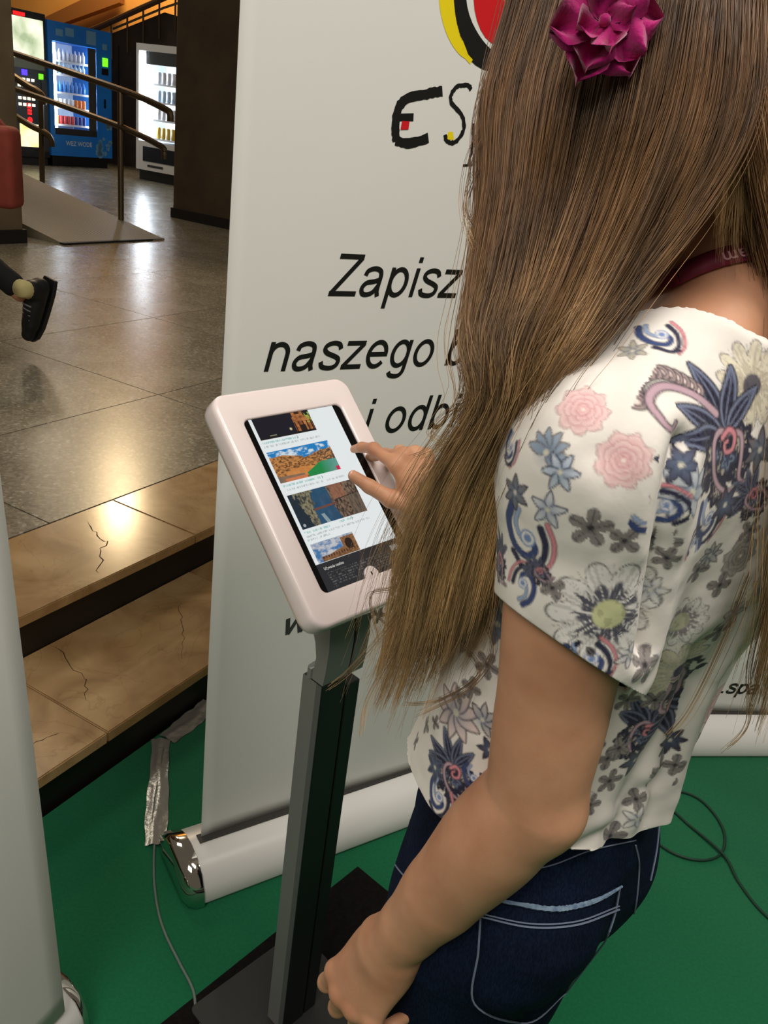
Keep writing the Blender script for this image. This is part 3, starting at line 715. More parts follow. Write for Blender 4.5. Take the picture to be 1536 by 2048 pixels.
# photo 1: lit church tower at night
m, u, v = region(-.0733, .0262, -.1275, -.0948)
pic = np.ones(X.shape+(3,))*C(14, 14, 30)
n1 = nz(X, Y, 260, 1)
tower = ((abs(u-.78) < .10) & (v > -.1)) | ((u > .66) & (u < .98) & (v > .18+.25*abs(u-.8))) 
pic = np.where(tower[..., None], mixc(C(226, 150, 84), C(120, 62, 30), n1*1.3), pic)
pic = np.where((tower & (abs(((u*14) % 1)-.5) < .16) & (v > .45))[..., None], C(70, 34, 20), pic)
pic = np.where((tower & (abs(u-.80) < .05) & (v > .62))[..., None], C(34, 20, 16), pic)
pic = np.where(((abs(u-.78) < .045) & (v < .1) & (v > -.02))[..., None], C(60, 30, 18), pic)
pic = mixc(pic, C(150, 190, 70), ((u > .9) & (v < .55))*(nz(X, Y, 420, 2) > .56)*1.)
pic = mixc(pic, C(255, 240, 190), np.clip(1.3-np.hypot((u-.57)*3, v-.72)*16, 0, 1))
pic = np.where((v > .9)[..., None], C(16, 12, 14), pic)
pic = mixc(pic, C(150, 150, 120), ((abs(v-.86) < .03) & (u > .18) & (u < .3))*.8)
img = np.where(m[..., None], pic, img)
# photo 2: ochre volcanic bay with a green lagoon under blue sky
m, u, v = region(-.0737, .0350, -.0765, -.0300)
n1 = nz(X*1., Y*2.2, 330, 3, 5); n2 = nz(X, Y, 110, 4)
ridge = .30+.10*np.cos((u-.55)*5.5)*-1+.05*n2+np.clip(.18-u, 0, 1)*-.9
ridge = np.where(u > .5, .36-.55*np.clip(u-.55, 0, .25)+.10*n2-.03, .16+.46*np.clip(u-.22, 0, .5)+.04*n2)
sky = mixc(C(20, 130, 200), C(225, 236, 240), np.clip((nz(X, Y*1.6, 140, 5)-.42)*4, 0, 1)*(v > .03+.2*u*0))
rock = mixc(C(206, 140, 76), C(92, 58, 32), np.clip((n1-.38)*3.2, 0, 1))
rock = mixc(rock, C(74, 66, 60), np.clip((u-.62)*3, 0, .85)*(n1 > .42)*(v < .68))
pic = np.where((v < ridge)[..., None], sky, rock)
sand = np.hypot((u-.42)*1.3, (v-.78)*2.6) < .34+.05*n2
pic = np.where((sand & (v > .55))[..., None], mixc(C(226, 158, 84), C(190, 110, 52), n2), pic)
lag = (v > .70+.14*np.sin(u*5.2)-.25*(u-.7)) & (u > .47) & (v > .6)
pic = np.where(lag[..., None], mixc(C(24, 140, 70), C(96, 160, 150), np.clip((u-.70)*4, 0, 1)), pic)
pic = np.where(((v > .80+.1*u) & (u < .42))[..., None], mixc(C(150, 120, 96), C(112, 92, 80), n2), pic)
pic = np.where(((v > .90) & (u < .45) & (u > .1))[..., None], mixc(C(222, 110, 70), C(190, 140, 90), n2), pic)
pic = np.where(((u > .94) & (v > .86))[..., None], C(206, 30, 80), pic)
img = np.where(m[..., None], pic, img)
# photo 3: foot bridge across a blue gorge
m, u, v = region(-.0730, .0465, -.0115, .0389)
n1 = nz(X*1.6, Y, 300, 6, 5); n2 = nz(X, Y*.6, 200, 7, 4)
pic = mixc(C(46, 92, 124), C(28, 66, 96), nz(X, Y, 90, 8))
pic = np.where((u > .54+.05*n2+.1*np.clip(v-.5, 0, 1))[..., None], mixc(C(132, 108, 88), C(46, 42, 42), np.clip((n1-.36)*3, 0, 1)), pic)
pic = np.where(((u > .60) & (u < .80) & (v < .36+.1*n2))[..., None], mixc(C(168, 118, 92), C(120, 80, 62), n1*1.2), pic)
pic = np.where(((u > .8) & (v > .42))[..., None], mixc(C(120, 104, 88), C(64, 58, 54), np.clip((nz(X*3, Y*.5, 300, 9)-.3)*2, 0, 1)), pic)
edgeL = .30*np.clip(1-.2*v, 0, 1)*(1-np.clip((v-.05), 0, .9)*.5)+.10*n2-.02
pic = np.where((u < edgeL+.12*v)[..., None], mixc(C(150, 140, 110), C(52, 58, 56), np.clip((n1-.3)*2.6, 0, 1)), pic)
pic = np.where((u < edgeL*1.3-.35*(1-v))[..., None], mixc(C(34, 52, 66), C(18, 30, 42), n1), pic)
pic = np.where(((abs(v-(.56-.10*(u-.3))) < .032) & (u > .27) & (u < .62))[..., None], C(112, 72, 62), pic)
pic = np.where(((abs(v-(.52-.22*(u-.3))) < .012) & (u > .6))[..., None], C(48, 40, 40), pic)
pic = mixc(pic, C(150, 168, 172), ((abs(u-.36-.14*(v-.75)) < .018*(1+n2)) & (v > .72))*.9)
pic = np.where((np.hypot((u-.05)*2.35, v-.9) < .045)[..., None], C(170, 180, 184), pic)
img = np.where(m[..., None], pic, img)
# photo 4: old town square under a cloudy sky
m, u, v = region(-.0725, .0024, .0610, .0885)
n1 = nz(X, Y, 420, 10, 4); cl = nz(X, Y*1.7, 150, 11, 4)
pic = mixc(C(70, 122, 176), C(206, 206, 208), np.clip((cl-.38)*3+.35*u, 0, 1))
bld = ((v > .74-.5*np.clip(u-.3, 0, .5)) & (u > .12)) | ((u > .68) & (v > .08))
pic = np.where(bld[..., None], mixc(C(176, 128, 84), C(96, 60, 38), n1*1.2), pic)
pic = np.where(((u > .74) & (u < .93) & (v > .22) & (v < .75) & (np.hypot((u-.83)*3.2, v-.5) < .3))[..., None], C(44, 26, 22), pic)
pic = np.where((bld & (abs(((u*16) % 1)-.5) < .2) & (abs(v-.78) < .06))[..., None], C(70, 44, 30), pic)
img = np.where(m[..., None], pic, img)
# captions: runs of very small print
def caption(y, x0, x1, c, dens, h=.0016, seed=0):
    global img
    m = (X > x0) & (X < x1) & (abs(Y-y) < h)
    g = nz(X*1., Y*.35, 900, 20+seed, 2)
    img = np.where((m & (g > dens))[..., None], img*.35+c*.65, img)
teal = C(120, 196, 188); grey = C(170, 176, 180)
caption(-.0905, -.0733, -.015, teal, .46, seed=1); caption(-.0848, -.0733, .026, grey, .52, seed=2)
caption(-.0255, -.0735, -.006, teal, .46, seed=3); caption(-.0195, -.0735, .035, grey, .52, seed=4)
caption(.0440, -.0730, -.028, teal, .46, seed=5); caption(.0425, -.010, .012, teal, .46, seed=6); caption(.0496, -.0730, .044, grey, .52, seed=7); caption(.0545, -.0730, -.03, grey, .52, seed=8)
def chevron(x, y):
    global img
    img = np.where(((abs(abs(Y-y)-(.0009-(X-x))) < .00055) & (abs(X-x) < .0011))[..., None], C(20, 120, 110), img)
chevron(-.012, -.0905); chevron(-.003, -.0255); chevron(.014, .0425)
# cookie notice
m = Y > .0887; img = np.where(m[..., None], C(40, 42, 46)*np.ones_like(img), img)
for k in range(7): caption(.1035+.0034*k, -.066, (.050 if k < 6 else -.05), C(112, 112, 110), .56, .0009, 30+k)
mm, u, v = region(.0545, .0700, .0965, .1045); img = np.where(mm[..., None], C(176, 182, 186)*np.ones_like(img), img)
V = np.stack([X.ravel(), -Y.ravel(), np.full(X.size, -.0028)], 1); V = tc_+V[:, :1]*tr+V[:, 1:2]*(-td)+V[:, 2:]*tn
jj, ii = np.meshgrid(np.arange(ny-1), np.arange(nx-1), indexing='ij'); q = (jj*nx+ii).ravel()
Fq = np.stack([q, q+nx, q+nx+1, q+1], 1)
def fast_mesh(name, V, Fq):
    me = bpy.data.meshes.new(name); nf, k = Fq.shape
    me.vertices.add(len(V)); me.vertices.foreach_set('co', np.ascontiguousarray(V, np.float32).ravel())
    me.loops.add(nf*k); me.loops.foreach_set('vertex_index', np.ascontiguousarray(Fq, np.int32).ravel())
    me.polygons.add(nf); me.polygons.foreach_set('loop_start', np.arange(0, nf*k, k, dtype=np.int32))
    me.update(calc_edges=True); me.validate(); return me
me = fast_mesh('display', V, Fq); set_print(me, img.reshape(-1, 3))
m_disp = attr_mat('lit_display', rough=.06, emit=.82)
disp = link('display', me, m_disp, tb_)
m_dtext = mat('display_text', (.5, .5, .5), .5, emit=rgb(190, 190, 186), estr=.8)
link('notice_text', text_mesh('Używanie cookies', .0058, lambda p: TP((-.0690+p[0], -.0990+p[1], -.0026)), xs=.82), m_dtext, disp)

# post, hinge head, foot plate
def KP(p): return np.array([PX, PY, 0])+tr*p[0]+thn*p[1]+np.array([0, 0, p[2]])     # x across the front, y towards the woman
b = MB().box((0, -.0415, .012), (.0485, 0, .775), KP); b.build('post', m_alud, kz, bevel=.002)
MB().box((.0525, -.0415, .012), (.0795, -.001, .755), KP).build('post_rail', m_alud, kz, bevel=.002)
MB().box((.0485, -.0405, .012), (.0525, -.006, .755), KP).build('post_groove', m_black, kz)
MB().box((-.0008, -.0412, .012), (-.0001, -.0115, .774), KP).build('side_face', m_alu, kz)
MB().box((-.0012, -.0115, .012), (-.0001, -.0008, .774), KP).build('edge_trim', mat('mid_anodised', rgb(96, 100, 98), .4, .15), kz)
# hinge head: two curved cheeks rising into the back of the enclosure
hp = [(0, .776), (.003, .80), (.005, .84), (.002, .88), (-.004, .92), (-.010, .952), (-.046, .952), (-.047, .92), (-.045, .89), (-.036, .862), (-.024, .838), (-.019, .815), (-.021, .795), (-.030, .785), (-.030, .776)]
for x0, x1, nm in ((.0, .0475, 'hinge_cheek'), (.0535, .0795, 'hinge_cheek')):
    hc_ = MB().prism(hp, x0, x1, lambda p: KP((p[2], p[0], p[1]))).build(nm, m_alu, kz); hc_.data.shade_smooth(); hc_.data.set_sharp_from_angle(angle=math.radians(38))
MB().prism([(y*.9-.003, z) for y, z in hp], .0475, .0535, lambda p: KP((p[2], p[0], p[1]))).build('hinge_core', m_black, kz)
MB().tube([KP((.002, -.028, .776)), KP((.002, -.028, .792)), KP((.010, -.024, .797))], .006, 10).build('hinge_pin', m_alu, kz)
MB().prism(rrect(.26, .28, .012, 5), .0045, .012, lambda p: KP((p[0]+.03, p[1]-.005, p[2]))).build('foot_plate', mat('charcoal_plate', rgb(44, 44, 43), .6, .2, bump=(300, .1)), kz, bevel=.001)

# cable loop hanging under the enclosure
m_cable = mat('grey_cable', rgb(150, 154, 150), .5)
cl_ = MB().tube(catmull([TP((.02, -.12, -.036)), TP((.018, -.165, -.050)), TP((.035, -.195, -.055)), TP((.062, -.200, -.055)), TP((.078, -.180, -.05)), TP((.075, -.150, -.037))], 6), .0022, 8).build('charging_cable', m_cable)
tag(cl_, 'thin grey cable looping below the white enclosure', 'cable')

# black mat under the stand
dA = np.array([.051-(-.263), 1.373-.973, 0]); dA /= np.linalg.norm(dA); dB = np.array([dA[1], -dA[0], 0])
mc = np.array([.051, 1.373, 0])
mt = MB().box((-.60, 0, .0003), (0, .40, .0042), lambda p: mc+dA*p[0]+dB*p[1]+np.array([0, 0, p[2]])).build('floor_mat', mat('black_felt', rgb(24, 21, 20), .97, col2=rgb(18, 15, 15), scale=120, bump=(700, .4), spec=.1), bevel=.001)
tag(mt, 'black felt mat on the green carpet under the tablet stand', 'mat')

# cables and tape on the carpet
def gp(x, y, z=.004): return np.array([x, y, z])
m_gc = mat('dull_grey_cable', rgb(104, 118, 110), .55)
cb = MB().tube(catmull([gp(-.475, 1.66), gp(-.44, 1.47), gp(-.415, 1.395, .004), gp(-.397, 1.33), gp(-.375, 1.26), gp(-.345, 1.19), gp(-.315, 1.14), gp(-.272, 1.085), gp(-.232, 1.035), gp(-.215, .995, .005), gp(-.196, .965, .0075), gp(-.185, .945, .0085)], 6), .0026, 8).build('floor_cable', m_gc)
tag(cb, 'thin grey cable running over the carpet past the chrome banner foot', 'cable')
m_dc = mat('dark_green_cable', rgb(10, 52, 36), .5)
def pxg(x, y, z=.004):
    """Carpet point that was measured at (x, y) of the photograph."""
    v = RC @ np.array([(x-768)/FPX, (y-1024)/FPX, 1.]); t = (z-CAM_H)/v[2]; return np.array([v[0]*t, v[1]*t, z])
loop = [(1300, 1602), (1350, 1583), (1395, 1596), (1430, 1630), (1449, 1668), (1445, 1703), (1420, 1719), (1380, 1718), (1335, 1700), (1310, 1672), (1330, 1615), (1380, 1652), (1430, 1693), (1455, 1720), (1480, 1768), (1536, 1835), (1640, 1905)]
zz = [.004]*10+[.004, .004, .009, .0075]+[.004]*3
cb = MB().tube(catmull([pxg(x, y, z) for (x, y), z in zip(loop, zz)], 8), .0034, 8).build('floor_cable', m_dc)
tag(cb, 'dark cable lying in a loop on the green carpet behind the woman', 'cable')

# crumpled silver tape
m_tape = mat('silver_tape', rgb(176, 172, 164), .32, .55, bump=(70, .5, .004))
def tape(name, c0, c1, w, label, curl=0., n=26, k=9):
    c0 = np.array(c0); c1 = np.array(c1); t = (c1-c0)/np.linalg.norm(c1-c0); q = np.array([-t[1], t[0]])
    V = []; Fc = []
    r = np.random.default_rng(len(label))
    ph = r.random(6)*6
    for lay in (0, 1):
        for i in range(n+1):
            u = i/n; wv = w*(1+.10*math.sin(u*7+ph[0])+.05*math.sin(u*23+ph[1]))
            for j in range(k+1):
                v = j/k-.5; p = c0+(c1-c0)*u+q*v*wv
                z = .003+.0045*math.exp(-((v-.12*math.sin(u*8+1))*5)**2)+.0022*abs(math.sin(u*17+v*6+ph[2]))*abs(math.sin(v*9+u*4))+curl*max(0, u-.8)*.12
                V.append((p[0], p[1], max(z, .0012)-(0 if lay == 0 else .0009)))
    K = (n+1)*(k+1)
    for i in range(n):
        for j in range(k):
            a = i*(k+1)+j; Fc += [(a, a+1, a+k+2, a+k+1), (K+a+k+1, K+a+k+2, K+a+1, K+a)]
    o = link(name, mesh(name, V, Fc), m_tape, None, True)
    bm = bmesh.new(); bm.from_mesh(o.data); bmesh.ops.recalc_face_normals(bm, faces=bm.faces); bm.to_mesh(o.data); bm.free()
    return tag(o, label, 'tape')
tape('silver_tape', pxg(310, 1690)[:2], pxg(322, 1478)[:2], .047, 'crumpled silver tape strip over the cable behind the chrome foot')
tape('silver_tape', pxg(335, 1462, .03)[:2], pxg(420, 1405, .01)[:2], .055, 'short folded piece of silver tape beside the black riser', curl=.3)
# ================================================================== people: solid shapes as distance fields
import openvdb as vdb
def A(*v): return np.array(v, float)
def unit(v): v = np.array(v, float); return v/np.linalg.norm(v)

class Field:
    """Signed distance on a grid; shapes are merged with a smooth minimum."""
    def __init__(s, lo, hi, vox):
        s.lo = A(*lo); s.vox = vox; s.n = np.ceil((A(*hi)-s.lo)/vox).astype(int)+1; s.d = np.full(s.n, .08, np.float32)
    def _win(s, lo, hi, m):
        i0 = np.maximum(np.floor((lo-m-s.lo)/s.vox).astype(int), 0); i1 = np.minimum(np.ceil((hi+m-s.lo)/s.vox).astype(int)+1, s.n)
        if np.any(i1 <= i0): return None
        ax = [s.lo[k]+s.vox*np.arange(i0[k], i1[k]) for k in range(3)]
        sl = tuple(slice(i0[k], i1[k]) for k in range(3))
        return sl, [a.astype(np.float32) for a in np.meshgrid(*ax, indexing='ij', sparse=True)]
    def _merge(s, sl, d, k, op='add'):
        o = s.d[sl]
        if op == 'add':
            if k > 0:
                h = np.maximum(k-np.abs(o-d), 0)/k; s.d[sl] = np.minimum(o, d)-h*h*k*.25
            else: s.d[sl] = np.minimum(o, d)
        else:
            if k > 0:
                h = np.maximum(k-np.abs(o+d), 0)/k; s.d[sl] = np.maximum(o, -d)+h*h*k*.25
            else: s.d[sl] = np.maximum(o, -d)
    def cone(s, a, b, ra, rb, k=.01, op='add', flat=None):
        """Round cone a-b; flat=(axis, f) squeezes the section along an axis."""
        a = A(*a); b = A(*b); m = max(ra, rb)*1.4+k+.012
        w = s._win(np.minimum(a, b), np.maximum(a, b), m)
        if w is None: return
        sl, (X, Y, Z) = w
        px, py, pz = X-a[0], Y-a[1], Z-a[2]
        ba = b-a; L2 = ba@ba+1e-9
        t = np.clip((px*ba[0]+py*ba[1]+pz*ba[2])/L2, 0, 1)
        qx, qy, qz = px-t*ba[0], py-t*ba[1], pz-t*ba[2]
        if flat is not None:
            ax, f = unit(flat[0]), flat[1]; dd = qx*ax[0]+qy*ax[1]+qz*ax[2]; g = (1/f-1)
            qx, qy, qz = qx+dd*g*ax[0], qy+dd*g*ax[1], qz+dd*g*ax[2]
        d = np.sqrt(qx*qx+qy*qy+qz*qz)-(ra+(rb-ra)*t)
        s._merge(sl, d, k, op)
    def chain(s, pts, rad, k=.02, flat=None):
        """A limb: polyline with a radius at every point, merged once."""
        pts = [A(*p) for p in pts]; m = max(rad)*1.4+k+.012
        w = s._win(np.min(pts, 0), np.max(pts, 0), m)
        if w is None: return
        sl, (X, Y, Z) = w; best = None
        for a, b, ra, rb in zip(pts[:-1], pts[1:], rad[:-1], rad[1:]):
            px, py, pz = X-a[0], Y-a[1], Z-a[2]; ba = b-a
            t = np.clip((px*ba[0]+py*ba[1]+pz*ba[2])/(ba@ba+1e-9), 0, 1); qx, qy, qz = px-t*ba[0], py-t*ba[1], pz-t*ba[2]
            if flat is not None:
                ax, fl_ = unit(flat[0]), flat[1]; dd = qx*ax[0]+qy*ax[1]+qz*ax[2]; g = (1/fl_-1)
                qx, qy, qz = qx+dd*g*ax[0], qy+dd*g*ax[1], qz+dd*g*ax[2]
            ts = t*t*(3-2*t); d = np.sqrt(qx*qx+qy*qy+qz*qz)-(ra+(rb-ra)*ts); best = d if best is None else np.minimum(best, d)
        s._merge(sl, best, k)
    def ell(s, c, axes, r, k=.01, op='add'):
        c = A(*c); r = A(*r); m = r.max()
        w = s._win(c, c, m*1.05+k+.012)
        if w is None: return
        sl, (X, Y, Z) = w
        x, y, z = X-c[0], Y-c[1], Z-c[2]; q = []; g = []
        for ax, rr in zip(axes, r):
            ax = unit(ax); d = x*ax[0]+y*ax[1]+z*ax[2]; q.append((d/rr)**2); g.append((d/(rr*rr))**2)
        k0 = np.sqrt(q[0]+q[1]+q[2]); k1 = np.sqrt(g[0]+g[1]+g[2])+1e-6
        s._merge(sl, k0*(k0-1)/k1, k, op)
    def stack(s, sl_, eL, eF, k=.02, pw=2.0):
        """Stack of elliptic slices: rows (z, cx, cy, a along eL, b along eF)."""
        T = np.array(sl_, float); T = T[np.argsort(T[:, 0])]
        mx = T[:, 3:].max()
        w = s._win(A(T[:, 1].min()-mx, T[:, 2].min()-mx, T[0, 0]), A(T[:, 1].max()+mx, T[:, 2].max()+mx, T[-1, 0]), .03)
        sl, (X, Y, Z) = w
        zz = Z.ravel()
        I = [np.interp(zz, T[:, 0], T[:, j]).astype(np.float32)[None, None, :] for j in range(1, 5)]
        x, y = X-I[0], Y-I[1]
        u = np.abs(x*eL[0]+y*eL[1])/I[2]; v = np.abs(x*eF[0]+y*eF[1])/I[3]
        r = (u**pw+v**pw)**(1/pw)
        d = (r-1)*np.minimum(I[2], I[3])
        over = np.maximum(Z-T[-1, 0], T[0, 0]-Z)
        d = np.maximum(d, over)
        s._merge(sl, d.astype(np.float32), k)
    def surface(s, smooth=0):
        g = vdb.FloatGrid(.08); g.copyFromArray(np.ascontiguousarray(s.d))
        P, Q = g.convertToQuads(0.0)
        P = np.asarray(P)*s.vox+s.lo; Q = np.asarray(Q).astype(np.int64)
        a, b, c, d = (P[Q[:, i]] for i in range(4))
        vol = np.einsum('ij,ij->i', a, np.cross(b, c)).sum()+np.einsum('ij,ij->i', a, np.cross(c, d)).sum()
        if vol < 0: Q = Q[:, ::-1]
        P = relax(P, Q, smooth)
        return P, Q
def relax(P, Q, it, lam=.5, mu=-.52):
    if not it: return P
    E = np.unique(np.sort(np.concatenate([Q[:, [0, 1]], Q[:, [1, 2]], Q[:, [2, 3]], Q[:, [3, 0]]]), axis=1), axis=0)
    n = len(P); deg = np.bincount(E.ravel(), minlength=n)[:, None]+1e-9
    for i in range(it*2):
        S = np.stack([np.bincount(E[:, 0], P[E[:, 1], k], n)+np.bincount(E[:, 1], P[E[:, 0], k], n) for k in range(3)], 1)
        P = P+(lam if i % 2 == 0 else mu)*(S/deg-P)
    return P
def hash_noise(P, f, seed=0):
    """Smooth 3-D value noise for wrinkles."""
    r = np.random.default_rng(seed); G = r.random((32, 32, 32)).astype(np.float32)
    q = P*f; i = np.floor(q).astype(int); t = q-i; t = t*t*(3-2*t); o = 0
    for a in (0, 1):
        for b in (0, 1):
            for c in (0, 1):
                o = o+G[(i[:, 0]+a) % 32, (i[:, 1]+b) % 32, (i[:, 2]+c) % 32]*(t[:, 0] if a else 1-t[:, 0])*(t[:, 1] if b else 1-t[:, 1])*(t[:, 2] if c else 1-t[:, 2])
    return o-.5

def pxd(x, y, d):
    """World point measured at (x, y) of the photograph, d metres along the viewing axis."""
    return RC @ (np.array([(x-768)/FPX, (y-1024)/FPX, 1.])*d)+A(0, 0, CAM_H)

# ------------------------------------------------------------------ hands
FINGER = [((.026, .083, .000), (.041, .025, .020), (.0090, .0082, .0072, .0060)),
          ((.0085, .088, .003), (.045, .028, .021), (.0092, .0083, .0074, .0061)),
          ((-.010, .083, .002), (.041, .026, .020), (.0088, .0080, .0070, .0058)),
          ((-.027, .074, -.002), (.032, .019, .018), (.0080, .0070, .0062, .0053))]
def rotx(v, a): c, s_ = math.cos(a), math.sin(a); return A(v[0], v[1]*c+v[2]*s_, -v[1]*s_+v[2]*c)
def hand_pts(curl, spread, thumb, sc=1.):
    """Joint positions in hand space (x thumb side, y towards the fingers, z back of the hand)."""
    out = []
    for (m, ln, r), cu, sp in zip(FINGER, curl, spread):
        p = A(*m)*sc; P = [p]; ang = 0
        for L_, c in zip(ln, cu):
            ang += math.radians(c); d = rotx((math.sin(math.radians(sp)), math.cos(math.radians(sp)), 0), ang)
            p = p+d*L_*sc; P.append(p)
        out.append((P, [q*sc for q in r]))
    P = [A(.018, .012, -.006)*sc]
    for d, L_ in zip(thumb, (.044, .034, .027)): P.append(P[-1]+unit(d)*L_*sc)
    out.append((P, [.0135*sc, .0118*sc, .0098*sc, .0078*sc]))
    return out
def add_hand(f, wrist, e1, nd, right, joints, sc=1.):
    e1 = unit(e1); nd = unit(nd-e1*(np.array(nd)@e1)); ex = np.cross(e1, nd)*(-1 if right else 1)
    T = lambda p: wrist+ex*p[0]+e1*p[1]+nd*p[2]
    # palm: metacarpals fanning out from the wrist
    for (m, ln, r), w in zip(FINGER, (.016, .0155, .015, .0145)):
        f.cone(T(A(m[0]*.42, .006, 0)*sc), T(A(*m)*sc), w*sc, r[0]*1.22*sc, .018, flat=(nd, .80))
    f.ell(T(A(.021, .036, -.011)*sc), (ex, e1, nd), A(.016, .028, .014)*sc, .012)
    f.ell(T(A(-.018, .034, -.010)*sc), (ex, e1, nd), A(.012, .030, .012)*sc, .012)
    tips = []
    for j, (P, r) in enumerate(joints):
        W_ = [T(p) for p in P]
        for i in range(3): f.cone(W_[i], W_[i+1], r[i], r[i+1], .0045 if i else .006)
        f.ell(W_[0]+nd*r[0]*.25, (ex, e1, nd), A(1, 1, .9)*r[0]*1.04, .006)
        f.ell(W_[1], (ex, e1, nd), A(1, 1, 1)*r[1]*1.05, .004)
        dirn = unit(W_[3]-W_[2]); side = unit(ex if j < 4 else np.cross(dirn, ex)); up = unit(np.cross(side, dirn))
        if j < 4:
            if up@nd < 0 and up@e1 < 0: up = -up
            up = unit(np.cross(ex, dirn)); up = up if (up@unit(W_[1]-W_[3])) > 0 else -up
        else:
            up = unit(nd-dirn*(nd@dirn))
        tips.append((W_[3], dirn, up, r[3], r[2]))
    return tips, (ex, e1, nd)
def nail(tip, m, parent):
    p, d, up, r, r2 = tip; sd = np.cross(d, up)
    V = []; Fc = []
    na, nb = 6, 6
    for i in range(na+1):
        for j in range(nb+1):
            u = i/na; v = (j/nb-.5)*2
            w = r*.72*math.sqrt(max(0., 1-((u-.5)*1.55)**4))
            a = v*.95; V.append(p+d*(-.9*r+u*1.75*r)+sd*w*math.sin(a)*1.15+up*(r*1.02*math.cos(a*.85)-.0012-u*u*.0012))
    for i in range(na):
        for j in range(nb): q = i*(nb+1)+j; Fc.append((q, q+1, q+nb+2, q+nb+1))
    return link('fingernail', mesh('fingernail', V, Fc), m, parent, True)

# ------------------------------------------------------------------ the woman
Fd = A(-.55, .835, 0); Fd /= np.linalg.norm(Fd); Ld = A(-Fd[1], Fd[0], 0); Ud = A(0, 0, 1.)
C7 = A(.268, .605, 1.41)
PC = A(.194, .668, .86)                        # middle of the pelvis
def Bp(f, l, u): return C7+Fd*f+Ld*l+Ud*u
Fp = A(math.cos(math.radians(138)), math.sin(math.radians(138)), 0); Lp = A(-Fp[1], Fp[0], 0)      # hips turned to the tablet
def Pp(f, l, u): return PC+Fp*f+Lp*l+Ud*u
HC = A(.150, .735, 1.592)                      # head centre
LSH = pxd(1200, 925, .552); LEL = pxd(1070, 1588, .655); LWR = pxd(792, 1882, .800)
RSH = Bp(.03, -.165, -.075)
wom = empty('person', (PC[0], PC[1], 0), 'woman with long light brown hair in a floral blouse touching the tablet', 'person')
m_skin = bpy.data.materials.new('skin'); m_skin.use_nodes = True
_nt = m_skin.node_tree; _b = _nt.nodes['Principled BSDF']; _b.inputs['Roughness'].default_value = .48; _b.inputs['Specular IOR Level'].default_value = .35
_b.inputs['Subsurface Weight'].default_value = .12; _b.inputs['Subsurface Radius'].default_value = (.010, .004, .002); _b.inputs['Subsurface Scale'].default_value = .5
_tc = _nt.nodes.new('ShaderNodeTexCoord'); _n = _nt.nodes.new('ShaderNodeTexNoise'); _n.inputs['Scale'].default_value = 22; _n.inputs['Detail'].default_value = 5
_r = _nt.nodes.new('ShaderNodeValToRGB'); _r.color_ramp.elements[0].position = .3; _r.color_ramp.elements[0].color = (*rgb(192, 136, 104), 1); _r.color_ramp.elements[1].position = .7; _r.color_ramp.elements[1].color = (*rgb(212, 158, 124), 1)
_nt.links.new(_tc.outputs['Object'], _n.inputs['Vector']); _nt.links.new(_n.outputs['Fac'], _r.inputs['Fac']); _nt.links.new(_r.outputs['Color'], _b.inputs['Base Color'])
_n2 = _nt.nodes.new('ShaderNodeTexNoise'); _n2.inputs['Scale'].default_value = 420; _bp = _nt.nodes.new('ShaderNodeBump'); _bp.inputs['Strength'].default_value = .12; _bp.inputs['Distance'].default_value = .0006
_nt.links.new(_tc.outputs['Object'], _n2.inputs['Vector']); _nt.links.new(_n2.outputs['Fac'], _bp.inputs['Height']); _nt.links.new(_bp.outputs['Normal'], _b.inputs['Normal'])
m_nail = mat('fingernail', rgb(226, 176, 158), .28)

f = Field((-.16, .30, .02), (.60, 1.20, 1.76), .0028)
# legs, pelvis, trunk (under the clothes)
for s_ in (1, -1):
    f.chain([Pp(0, .072*s_, -.06), Pp(.01, .072*s_, -.42), Pp(-.02, .072*s_, -.80)], [.066, .044, .030], .02)
f.ell(Pp(.0, 0, -.02), (Fp, Lp, Ud), (.085, .118, .11), .03)
f.cone(Pp(0, 0, 0), Bp(.065, 0, -.25), .10, .085, .04, flat=(Fd, .72))
f.ell(Bp(.062, 0, -.17), (Fd, Ld, Ud), (.066, .118, .16), .04)
f.ell(Bp(.035, 0, -.065), (Fd, Ld, Ud), (.050, .105, .055), .04)
# neck and shoulders
NB = HC-Fd*.045-Ud*.075
f.cone(Bp(.035, 0, -.06), NB, .056, .054, .03)
for s_, sh in ((1, LSH), (-1, RSH)):
    f.cone(Bp(.03, .03*s_, -.01), sh+Ud*.01, .036, .040, .045)
    f.cone(Bp(.03, .06*s_, -.06), sh, .045, .044, .03)
# left arm
fa = LWR-LEL; ua = LEL-LSH
f.chain([LSH, LSH+ua*.35+Ld*.003, LSH+ua*.7, LEL, LEL+fa*.25, LEL+fa*.6, LEL+fa*.85, LWR, LWR+fa*.08], [.048, .0465, .0425, .0395, .0425, .0370, .0305, .0280, .0270], .03)
f.ell(LEL+unit(A(.45, -.30, -.1))*.018-Ud*.008, (Fd, Ld, Ud), (.018, .018, .022), .025)
# left hand: relaxed, fingers curled in
lj = hand_pts([(20, 84, 44), (26, 88, 44), (32, 90, 44), (38, 86, 44)], (9, 2, -4, -10), [(.20, .80, -.60), (.0, .82, -.60), (-.2, .75, -.62)], 1.10)
LE1 = unit(A(-.34, .02, -.94)); LND = A(-.42, -.58, .68)
ltips, _ = add_hand(f, LWR+fa*.03, LE1, LND, False, lj, 1.10)
